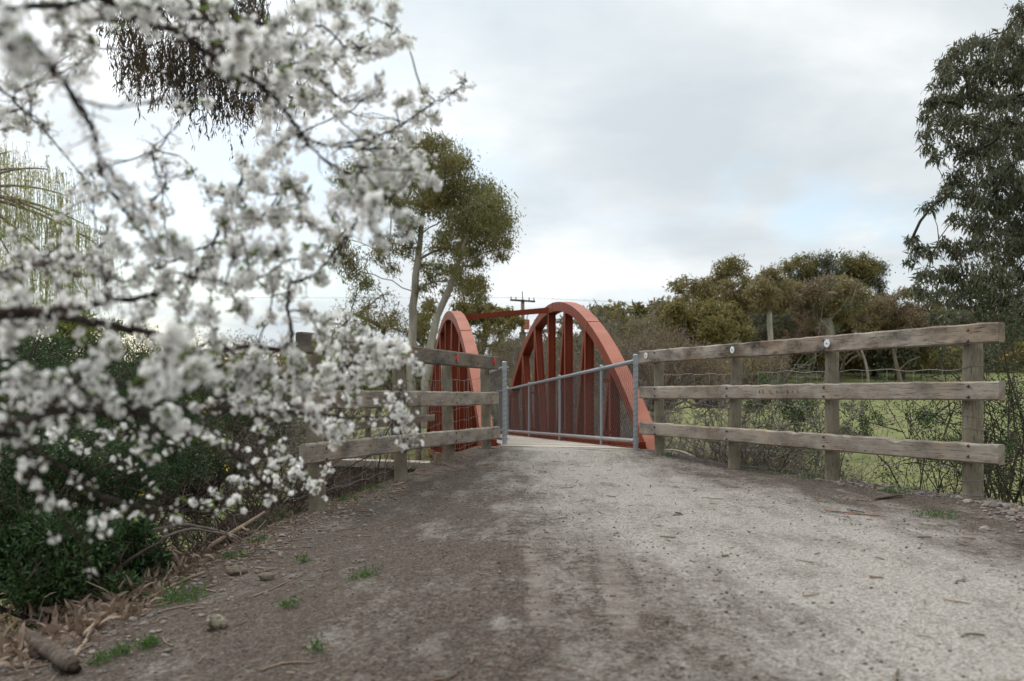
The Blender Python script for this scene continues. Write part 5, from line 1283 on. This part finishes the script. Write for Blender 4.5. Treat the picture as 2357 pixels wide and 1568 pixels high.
def blossom_tree():
    r = R_(777); base = np.array([-2.25, 1.75, gz(-2.25, 1.75)-.1])
    T = thing('blossom_tree', 'wild plum tree covered in white blossom, its dark boughs reaching in from the left foreground', 'tree', tuple(base))
    tm = MB(); tr = np.array([base, [-2.2, 1.7, -.1], [-2.05, 1.65, .5], [-1.9, 1.6, 1.1], [-1.75, 1.55, 1.9]])
    tm.tube(tr, [.085, .07, .06, .05, .035], 12); tm.build('trunk', M['plumbark'], T, smooth=True)
    bm = MB(); sk = []
    for (pts, r0, r1) in BO:
        Q = np.array([P(*p) for p in pts]); 
        if pts[0][0] <= -400:   # rises out of the trunk beyond the frame
            j = tr[np.argmin(np.abs(tr[:, 2]-Q[0, 2]))]; Q = np.vstack([j, (j+Q[0])/2+[0, 0, .04], Q[1:]]) if len(Q) > 2 else Q
        # smooth
        t0 = np.linspace(0, 1, len(Q)); tt = np.linspace(0, 1, len(Q)*5)
        def cr(c): 
            m_ = np.gradient(c, t0); i = np.clip(np.searchsorted(t0, tt)-1, 0, len(t0)-2); h = t0[i+1]-t0[i]; s = (tt-t0[i])/h
            return (2*s**3-3*s**2+1)*c[i]+(s**3-2*s**2+s)*h*m_[i]+(-2*s**3+3*s**2)*c[i+1]+(s**3-s**2)*h*m_[i+1]
        C_ = np.column_stack([cr(Q[:, k]) for k in range(3)])+r.normal(0, .0018, (len(tt), 3))
        rad = (r0+(r1-r0)*tt**.55)*.68; rad = rad*(1+.10*np.sin(np.arange(len(tt))*1.3))
        bm.tube(C_, rad, 8); sk.append(C_)
    S = np.concatenate(sk)
    # side twigs to every spray, then finer spurs
    F3, FN, FS, B3, BN, BS = [], [], [], [], [], []
    order = sorted(range(len(BL)), key=lambda i: np.min(np.linalg.norm(S-P(BL[i][0], BL[i][1], BL[i][3]), axis=1)))
    lmv = []
    for i in order:
        px, py, rp, Y = BL[i]; Y = Y*1.0+r.uniform(-.16, .16)*(1 if Y > 1.1 else .3); c = P(px, py, Y); R0 = rp*Y/F
        d = np.linalg.norm(S-c, axis=1); j = np.argmin(d); s = S[j]
        u = np.linspace(0, 1, 8)[:, None]; e = c+unit(c-s+1e-6)*R0*.6
        pth = s+(e-s)*u+r.normal(0, .10, 3)*np.linalg.norm(e-s)*np.sin(np.pi*u)+r.normal(0, .0015, (8, 3))
        bm.tube(pth, np.linspace(.0026, .0010, 8), 5, caps=False); S = np.vstack([S, pth])
        ns = max(5, int(rp/2.8)); spur = []
        for q in range(ns):
            a = pth[r.integers(3, 8)]; o = c+unit(r.normal(0, 1, 3))*R0*r.uniform(.35, .95); mid = (a+o)/2+r.normal(0, .1, 3)*np.linalg.norm(o-a)
            sp = np.array([a, mid, o]); bm.tube(sp, [.0013, .0011, .0007], 4, caps=False); spur.append(sp)
        fr = .0096
        nf = int((2.7 if py < 900 else 1.7)*(R0**2)/(fr**2)*r.uniform(.8, 1.25))+1
        for q in range(nf):
            sp = spur[r.integers(0, ns)]; t_ = r.random(); p = sp[0]*(1-t_)**2+2*t_*(1-t_)*sp[1]+t_*t_*sp[2]; dd = unit(r.normal(0, 1, 3)+(p-c)/R0*.9)
            F3.append(p+dd*r.uniform(.006, .016)); FN.append(dd+r.normal(0, .25, 3)); FS.append(fr*r.uniform(.82, 1.15))
        for q in range(int(nf*.9)+4):
            sp = spur[r.integers(0, ns)]; t_ = r.random(); p = sp[0]*(1-t_)**2+2*t_*(1-t_)*sp[1]+t_*t_*sp[2]; dd = unit(r.normal(0, 1, 3))
            B3.append(p+dd*r.uniform(.005, .014)); BN.append(dd); BS.append(r.uniform(.0042, .0075))
        for q in range(max(1, int(nf*.10))): lmv.append(spur[r.integers(0, ns)][2]+r.normal(0, .006, 3))
    # sprays also follow the boughs themselves
    for C_ in sk:
        m_ = (C_[:, 1] > 1.0); Z = C_[m_]
        if len(Z) < 4: continue
        px = HX+Z[:, 0]/Z[:, 1]*F; Z = Z[px > -60]
        low_ = np.mean(HY-(Z[:, 2]-CAMZ)/Z[:, 1]*F) > 980
        for p0_ in np.repeat(Z, 2, 0)+r.normal(0, .002, (len(Z)*2, 3)):
            if r.random() < (.35 if low_ else .7):
                e = p0_+unit(r.normal(0, 1, 3))*r.uniform(.015, .05); bm.tube(np.array([p0_, (p0_+e)/2+r.normal(0, .004, 3), e]), [.0014, .0011, .0007], 4, caps=False)
                for q in range(r.integers(0, 3)): dd = unit(r.normal(0, 1, 3)); F3.append(e+dd*.008); FN.append(dd); FS.append(.0096*r.uniform(.8, 1.1))
                for q in range(r.integers(1, 4)): dd = unit(r.normal(0, 1, 3)); B3.append(e+dd*.008); BN.append(dd); BS.append(r.uniform(.0042, .007))
    # nothing but bare bark within the closest reach of the lens
    bm.build('boughs', M['plumbark'], T, smooth=True)
    fm = MB(); F3, FN, FS = np.array(F3), np.array(FN), np.array(FS); w_ = r.integers(0, 3, len(F3))
    for v in range(3): k = w_ == v; stamp(fm, flower_proto(v), F3[k], FN[k], FS[k], r)
    o = fm.build('blossom', [M['petal'], M['stamen'], M['sepal']], T); o['kind'] = 'stuff'
    b2 = MB(); stamp(b2, bud_proto(), np.array(B3), np.array(BN), np.array(BS), r); o = b2.build('buds', [M['petal'], M['stamen'], M['sepal']], T); o['kind'] = 'stuff'
    lm = MB(); leaf_quads(lm, np.repeat(np.array(lmv), 3, 0), .020, .008, r, -.3); lm.build('young_leaves', M['budleaf'], T)
    print('flowers', len(F3), 'buds', len(B3))
blossom_tree()
# ================================================================ litter, sticks, stones, tufts
def gp(px, py, dz=0.0):
    """ground point seen at px,py"""
    k = (px-HX)/F; s = (HY-py)/F
    Y = np.linspace(2.0, 16, 3000); zz_ = ground(k*Y, Y); d = (CAMZ+s*Y)-zz_
    i = int(np.argmax(d < 0)) if (d < 0).any() else len(Y)-1
    return np.array([k*Y[i], Y[i], zz_[i]+dz])
def tuft(px, py, n, h, w_, seed, label, group='green tufts beside the path', matn='grass', spreadr=.05, name='grass_tuft', splay=.5):
    r = R_(seed); c = gp(px, py); T = None; mb = MB()
    b0 = c+r.normal(0, 1, (n, 3))*[spreadr, spreadr, 0]; b0[:, 2] = ground(b0[:, 0], b0[:, 1])-.005
    L = h*r.uniform(.4, 1.0, n); d = unit(r.normal(0, 1, (n, 3))*[splay, splay, .1]+[0, 0, 1]); s = unit(np.cross(d, r.normal(0, 1, (n, 3))))*w_
    m1 = b0+d*L[:, None]*.55; e = b0+d*L[:, None]+np.column_stack([d[:, 0], d[:, 1], -.35*np.ones(n)])*L[:, None]*.35
    mb.add(np.stack([b0-s*.5, b0+s*.5, m1+s*.5, m1-s*.5], 1).reshape(-1, 3), np.arange(n*4).reshape(-1, 4))
    mb.add(np.stack([m1-s*.5, m1+s*.5, e], 1).reshape(-1, 3), np.arange(n*3).reshape(-1, 3))
    o = mb.build(name, M[matn], origin=c); tag(o, label, 'grass' if name == 'grass_tuft' else 'weed', group); return o
def weed(px, py, rad, n, seed, label):
    """flat cushion of small feathery leaves"""
    r = R_(seed); c = gp(px, py); mb = MB()
    p = c+r.normal(0, 1, (n, 3))*[rad, rad*1.0, 0]; p[:, 2] = ground(p[:, 0], p[:, 1])+np.abs(r.normal(0, .016, n))
    leaf_quads(mb, p, .022, .006, r, -.7, 0, .3); o = mb.build('weed', M['grass'], origin=c); tag(o, label, 'weed', 'green tufts beside the path')
tuft(875, 1105, 90, .22, .004, 1, 'tallest grass tuft under the left fence between its two near posts', splay=.8)
tuft(850, 1110, 60, .15, .004, 2, 'shorter grass tuft left of the tallest one under the left fence', splay=.9)
tuft(1540, 1052, 40, .16, .004, 3, 'grass tuft by the rounded concrete shoulder right of the bridge')
tuft(1725, 1078, 70, .13, .004, 4, 'grass tuft at the foot of the second post of the right fence', spreadr=.09)
tuft(1800, 1092, 60, .11, .004, 5, 'grass tuft along the gravel edge right of the second post', spreadr=.1)
tuft(1870, 1104, 50, .10, .004, 6, 'grass tuft just left of the third post of the right fence', spreadr=.07)
tuft(2205, 1140, 40, .16, .006, 7, 'broad-leaved grass tuft left of the thick end post')
tuft(712, 1350, 26, .16, .007, 8, 'small green shoots at the top of the bank among pale stones') if False else tuft(405, 1370, 26, .14, .006, 8, 'upright green shoots beside the dead leaf pile')
for k, (px, py, rad, n, lab) in enumerate([
 (900, 1098, .07, 420, 'green weed cushion touching the second post of the left fence'), (845, 1128, .09, 500, 'green weed patch under the middle of the left fence'),
 (665, 1185, .10, 800, 'large green weed patch left of the left fence end post'), (610, 1205, .10, 600, 'green weed patch at the far edge of the bank'),
 (790, 1150, .06, 260, 'weed patch in the dark mulch right of the end post'), (840, 1330, .035, 150, 'small green weed alone on the dark gravel'),
 (665, 1400, .025, 90, 'tiny green weed below the lone one on the gravel'), (415, 1385, .06, 300, 'green weed under the upright shoots on the bank'),
 (340, 1490, .022, 150, 'green weed left of the lichened rock'), (280, 1508, .02, 110, 'green weed nearest the bottom-left log'), (235, 1528, .025, 90, 'last green weed by the bottom-left corner'),
 (535, 1285, .05, 180, 'green weed above the lichened rock on the bank'), (595, 1248, .04, 140, 'green weed among stones on the upper bank'),
 (730, 1500, .015, 50, 'green speck of weed on the bottom gravel'), (2060, 1135, .07, 300, 'green weed beside the curled bark right of the path'), (2150, 1190, .08, 260, 'weed in front of the rubble near the thick end post'),
 (700, 1295, .02, 70, 'weed sprig on the gravel shoulder'), (1025, 1052, .03, 90, 'weed by the foot of the third left post'), (820, 1155, .012, 30, 'weed seedling in the open gravel')]):
    weed(px, py, rad, n, 700+k, lab)
# fallen gum leaves: the pile at the bank's edge
r = R_(800); n = 2600
py_ = 1270+290*r.random(n)**1.1; edge = np.interp(py_, [1270, 1290, 1400, 1480, 1560], [470, 440, 340, 200, 60]); px_ = edge-np.abs(r.normal(0, 130, n))+20
k = (px_-HX)/F; Yl = np.interp(py_, [1290, 1380, 1480, 1560], [6.0, 5.0, 4.3, 3.8])+r.normal(0, .12, n)
p = np.column_stack([k*Yl, Yl, CAMZ+(HY-py_)*Yl/F]); g_ = ground(p[:, 0], p[:, 1]); p[:, 2] = np.maximum(np.minimum(p[:, 2], g_+.6), g_+.01)
def long_leaves(mb, p, L, W, r, down):
    n = len(p); L = L*r.uniform(.6, 1.3, n); W = W*r.uniform(.7, 1.3, n); d = r.normal(0, 1, (n, 3)); d[:, 2] -= down; d = unit(d); s = unit(np.cross(d, r.normal(0, 1, (n, 3)))); nn = np.cross(d, s)
    cols = []
    for (t_, w_) in ((0, .12), (.25, .8), (.55, 1), (.8, .6), (1, .05)):
        q = p+d*(L*t_)[:, None]+nn*(L*.22*math.sin(t_*3.1))[:, None]+s*(L*.10*math.sin(t_*2))[:, None]; cols += [q+s*(W*w_*.5)[:, None], q-s*(W*w_*.5)[:, None]]
    V = np.stack(cols, 1).reshape(-1, 3); f = np.array([[0, 1, 3, 2], [2, 3, 5, 4], [4, 5, 7, 6], [6, 7, 9, 8]]); mb.add(V, (f[None]+(np.arange(n)*10)[:, None, None]).reshape(-1, 4))
mb = MB(); long_leaves(mb, p, .105, .021, r, .9); tag(mb.build('dead_leaf_pile', M['deadleaf']), kind='stuff')
n = 900; ys = r.uniform(3.2, 9.5, n); xs = XL(ys)+r.normal(.02, .22, n); p = np.column_stack([xs, ys, ground(xs, ys)+.008]); mb = MB(); long_leaves(mb, p, .07, .013, r, 0.0)
n = 320; ys = r.uniform(2.4, 12, n); xs = r.uniform(-1.8, 3.3, n); p2 = np.column_stack([xs, ys, ground(xs, ys)+.006]); d0 = MB()
long_leaves(mb, p2, .035, .006, r, 0.0); tag(mb.build('scattered_leaves', M['deadleaf']), kind='stuff')
# twigs lying about
mb = MB(); n = 620; ys = 2.5+9.5*r.random(n); side = r.random(n) < .62; xs = np.where(side, XL(ys)+np.abs(r.normal(0, .45, n))-.2, r.uniform(-1.5, 3.4, n)); a = r.uniform(0, 6.28, n); L = r.uniform(.03, .22, n)*np.where(side, 1, .5)
u = np.linspace(-.5, .5, 5); X_ = xs[:, None]+np.cos(a)[:, None]*L[:, None]*u; Y_ = ys[:, None]+np.sin(a)[:, None]*L[:, None]*u; bend = r.normal(0, .12, (n, 1))*L[:, None]*(.25-u*u)*3
X_ += -np.sin(a)[:, None]*bend; Y_ += np.cos(a)[:, None]*bend; Z_ = ground(X_, Y_)+.006
mb.tubes(np.stack([X_, Y_, Z_], -1), r.uniform(.0012, .0045, (n, 1))*np.ones(5)[None], 4); tag(mb.build('scattered_twigs', M['stick']), kind='stuff')
# named sticks and pieces
M['log'] = bark('weathered_log', (.035, .026, .02), (.13, .10, .075), 40, .25, .01)
def stick(pts, r0, r1, label, m_='stick', name='fallen_branch', grp='fallen branches on the left bank', lift=None, side=0, seed=1):
    Q = []
    for q in pts:
        if len(q) == 2: Q.append(gp(*q, dz=r0*.8))
        else: Q.append(P(*q))
    Q = np.array(Q); t0 = np.linspace(0, 1, len(Q)); tt = np.linspace(0, 1, max(10, len(Q)*5)); C_ = np.column_stack([np.interp(tt, t0, Q[:, k]) for k in range(3)])
    for _ in range(2): C_[1:-1] = (C_[:-2]+C_[1:-1]*2+C_[2:])/4
    rr_ = R_(seed); C_ += rr_.normal(0, min(r0*.18, .0016), C_.shape); mb = MB(); mb.tube(C_-C_[0]*0, np.linspace(r0, r1, len(tt))*(1+rr_.normal(0, .03, len(tt))), 10)
    for q in range(side):
        i = rr_.integers(2, len(C_)-2); e = C_[i]+unit(rr_.normal(0, 1, 3)+[0, 0, .4])*rr_.uniform(.06, .22); mb.tube(np.array([C_[i], (C_[i]+e)/2+rr_.normal(0, .01, 3), e]), [r1*.9, r1*.6, r1*.3], 5)
    o = mb.build(name, M[m_], origin=C_[0], smooth=True); tag(o, label, 'branch', grp); return o
stick([(790,1325,4.9)[:2], (690,1345), (585,1380)] if False else [(575,1378), (640,1352), (705,1320)], .004, .002, 'thin twig lying on dark gravel above the lichened rock', seed=2)
stick([(240,1375,5.6),(330,1305,6.0),(450,1225,6.6),(560,1160,7.4),(640,1120,8.0)][:0] or [(330,1345,6.3),(430,1290,6.5),(520,1235,6.9),(610,1180,7.4)], .022, .012, 'long brown branch leaning up the bank toward the fence end post', 'stick', side=7, seed=3)
stick([(270,1290,6.2),(330,1225,6.4),(420,1205,6.6),(520,1225,6.9),(600,1265,7.1)], .013, .008, 'arched bare branch bowed over the hollow', 'twig', side=6, seed=4)
stick([(290,1300,6.0),(350,1245,6.2),(440,1215,6.4),(530,1232,6.7),(590,1275,6.9)], .010, .006, 'second thinner arched branch just beneath the bowed one', 'twig', side=5, seed=5)
stick([(520,1290),(610,1255),(720,1240)], .007, .003, 'crooked stick on the upper bank pointing at the end post', seed=6, side=2)
stick([(190,1470),(260,1400),(330,1360)], .011, .005, 'pale bark strip rising out of the dead leaf pile', seed=7, side=2)
stick([(170,1520),(215,1450),(250,1410)], .009, .004, 'bleached stick standing at the left of the leaf pile', seed=8, side=2)
stick([(470,1320),(400,1350),(330,1385)], .009, .004, 'pale stick along the top edge of the leaf pile', seed=9, side=3)
stick([(600,1548),(650,1530),(720,1528)], .006, .003, 'curved stick at the bottom of the gravel', seed=10)
stick([(760,1170),(700,1195),(735,1205)], .005, .003, 'root-like stick curling round the foot of the end post', seed=11, side=2)
stick([(930,1092),(870,1118),(800,1150)], .007, .004, 'long root-like stick under the left fence', seed=12, side=3)
stick([(950,1080),(985,1066),(1010,1060)], .009, .006, 'short brown stick lying by the third left post', seed=13)
stick([(905,1120),(935,1112)], .009, .007, 'stubby bark stick on the gravel below the left fence', seed=14)
la, lb_ = gp(70, 1488), gp(168, 1552); n, k = 30, 16; rl = R_(15); th = np.arange(k)*2*np.pi/k; V = []; dl = unit(lb_-la); sl = unit(np.cross(dl, [0, 0, 1])); ul = np.cross(sl, dl); off_ = rl.uniform(-.03, .03, k)
for i in range(n):
    fq = i/(n-1); q = .036*(1-.12*fq)*(1+.10*np.sin(th*3+fq*1.5)+.07*np.sin(th*7+1)+.05*np.sin(fq*9+th)+rl.normal(0, .02, k))*(1 if 0 < i < n-1 else .8)
    V.append((la+(lb_-la)*fq+np.array([0, 0, .028]))[None]+sl[None]*(q*np.cos(th))[:, None]+ul[None]*(q*np.sin(th))[:, None]+dl[None]*(off_*(1 if i in (0, 1, n-2, n-1) else 0))[:, None])
mb = MB(); mb.add(np.concatenate(V), [[i*k+j, i*k+(j+1) % k, (i+1)*k+(j+1) % k, (i+1)*k+j] for i in range(n-1) for j in range(k)]); mb.Fa.append((np.arange(k)[None][:, ::-1], 0)); mb.Fa.append((np.arange((n-1)*k, n*k)[None], 0))
tag(mb.build('log', M['log'], origin=la, smooth=True), 'weathered broken log at the bottom-left corner', 'log', 'fallen branches on the left bank')
# stump beside the third post
mb = MB(); c = gp(1006, 1068); th = np.linspace(0, 2*np.pi, 13)[:-1]
mb.tube(np.array([c-[0, 0, .05], c+[0, 0, .06], c+[.012, 0, .125]]), [.045, .04, .034], 10); o = mb.build('cut_stump', M['stick'], origin=c); tag(o, 'small grey sawn stump by the third post of the left fence', 'stump')
# bark curls on the right
def barkcurl(pa, pb, w_, label, m_, seed, curl=2.2):
    a, b_ = gp(*pa), gp(*pb); rr_ = R_(seed); n = 16; k = 7; d = unit(b_-a); s = np.array([-d[1], d[0], 0]); V = []
    for i in range(n):
        f = i/(n-1); c = a+(b_-a)*f; ww = w_*(.25+.75*math.sin(math.pi*min(1, .15+f*.8)))*(1+rr_.normal(0, .12))
        for j in range(k):
            an = (j/(k-1)-.5)*curl; V.append(c+s*math.sin(an)*ww+np.array([0, 0, .5])*ww*(1-math.cos(an))*1.2+[0, 0, .006+rr_.normal(0, .0012)])
    f = [[i*k+j, i*k+j+1, (i+1)*k+j+1, (i+1)*k+j] for i in range(n-1) for j in range(k-1)]
    mb = MB(); mb.add(V, f); o = mb.build('bark_piece', M[m_], origin=a, smooth=True); sm = o.modifiers.new('thick', 'SOLIDIFY'); sm.thickness = .003; tag(o, label, 'bark', 'bark lying right of the path'); return o
M['redbark'] = bark('red_brown_bark', (.20, .085, .045), (.36, .19, .12), 30, .5, .002)
barkcurl((2010, 1152), (2078, 1143), .028, 'grey curled piece of bark by the green weed near the right fence', 'gumbark_brown', 1, 3.6)
barkcurl((1900, 1178), (2040, 1192), .016, 'long red-brown bark strip on the path edge', 'redbark', 2, 1.5)
barkcurl((1950, 1176), (1990, 1183), .014, 'small dark bark flake on top of the long strip', 'darkbark', 3, 2.0)
barkcurl((2215, 1240), (2245, 1244), .010, 'yellow-brown bark chip near the right edge', 'redbark', 4, 2.0)
barkcurl((1555, 1183), (1568, 1186), .012, 'small dark curled leaf-like bark on the pale track', 'darkbark', 5, 3.0)
# lichened rock and a few bigger stones
def stone(px, py, s, seed, label, m_, sc=(1, .8, .7)):
    rr_ = R_(seed); c = gp(px, py); import bmesh
    bm = bmesh.new(); bmesh.ops.create_icosphere(bm, subdivisions=4, radius=1)
    ax = rr_.normal(0, 1, (7, 3)); ax = unit(ax); dd = rr_.uniform(.62, .9, 7)
    for v in bm.verts:
        p = np.array(v.co)
        for a_, d_ in zip(ax, dd):
            q = p @ a_
            if q > d_: p = p-a_*(q-d_)*.85
        p = p*(1+.05*math.sin(p[0]*9+seed)*math.sin(p[1]*8)+.03*math.sin(p[2]*17)); v.co = p*s*np.array(sc)
    me = bpy.data.meshes.new('stone'); bm.to_mesh(me); bm.free(); me.materials.append(m_); me.polygons.foreach_set('use_smooth', np.full(len(me.polygons), True))
    o = link(bpy.data.objects.new('stone', me)); o.location = tuple(c+[0, 0, s*sc[2]*.55]); tag(o, label, 'stone', 'larger stones on the bank'); return o
lm_, t, b = mat('lichened_stone', .9, .2); v = objvec(t)
c = t.mix(t.ramp(t.noise(v, 30, 6, .7), [(0.42, 0.0), (0.56, 1.0)]), (.075, .06, .045), (.27, .235, .17)); t.put(b.inputs['Base Color'], c); bump(t, b, t.noise(v, 45, 6), .01)
sm_ = concrete('bank_stone', (.11, .085, .065), (.22, .18, .14))
stone(497, 1448, .052, 1, 'lichen-spotted rock on the dark gravel, largest at the lower left', lm_, (1, .8, .72))
stone(545, 1322, .05, 2, 'flat brown stone at the crest of the bank', sm_, (1.2, .8, .6))
stone(612, 1335, .04, 3, 'brown stone right of the flat one at the crest of the bank', sm_, (1.1, .8, .6))
stone(628, 1272, .022, 4, 'small pale stone below the stick on the upper bank', lm_, (1.3, .8, .5))
stone(1052, 1395, .010, 5, 'tiny pale stone on the open gravel left of the skid marks', lm_) if False else None
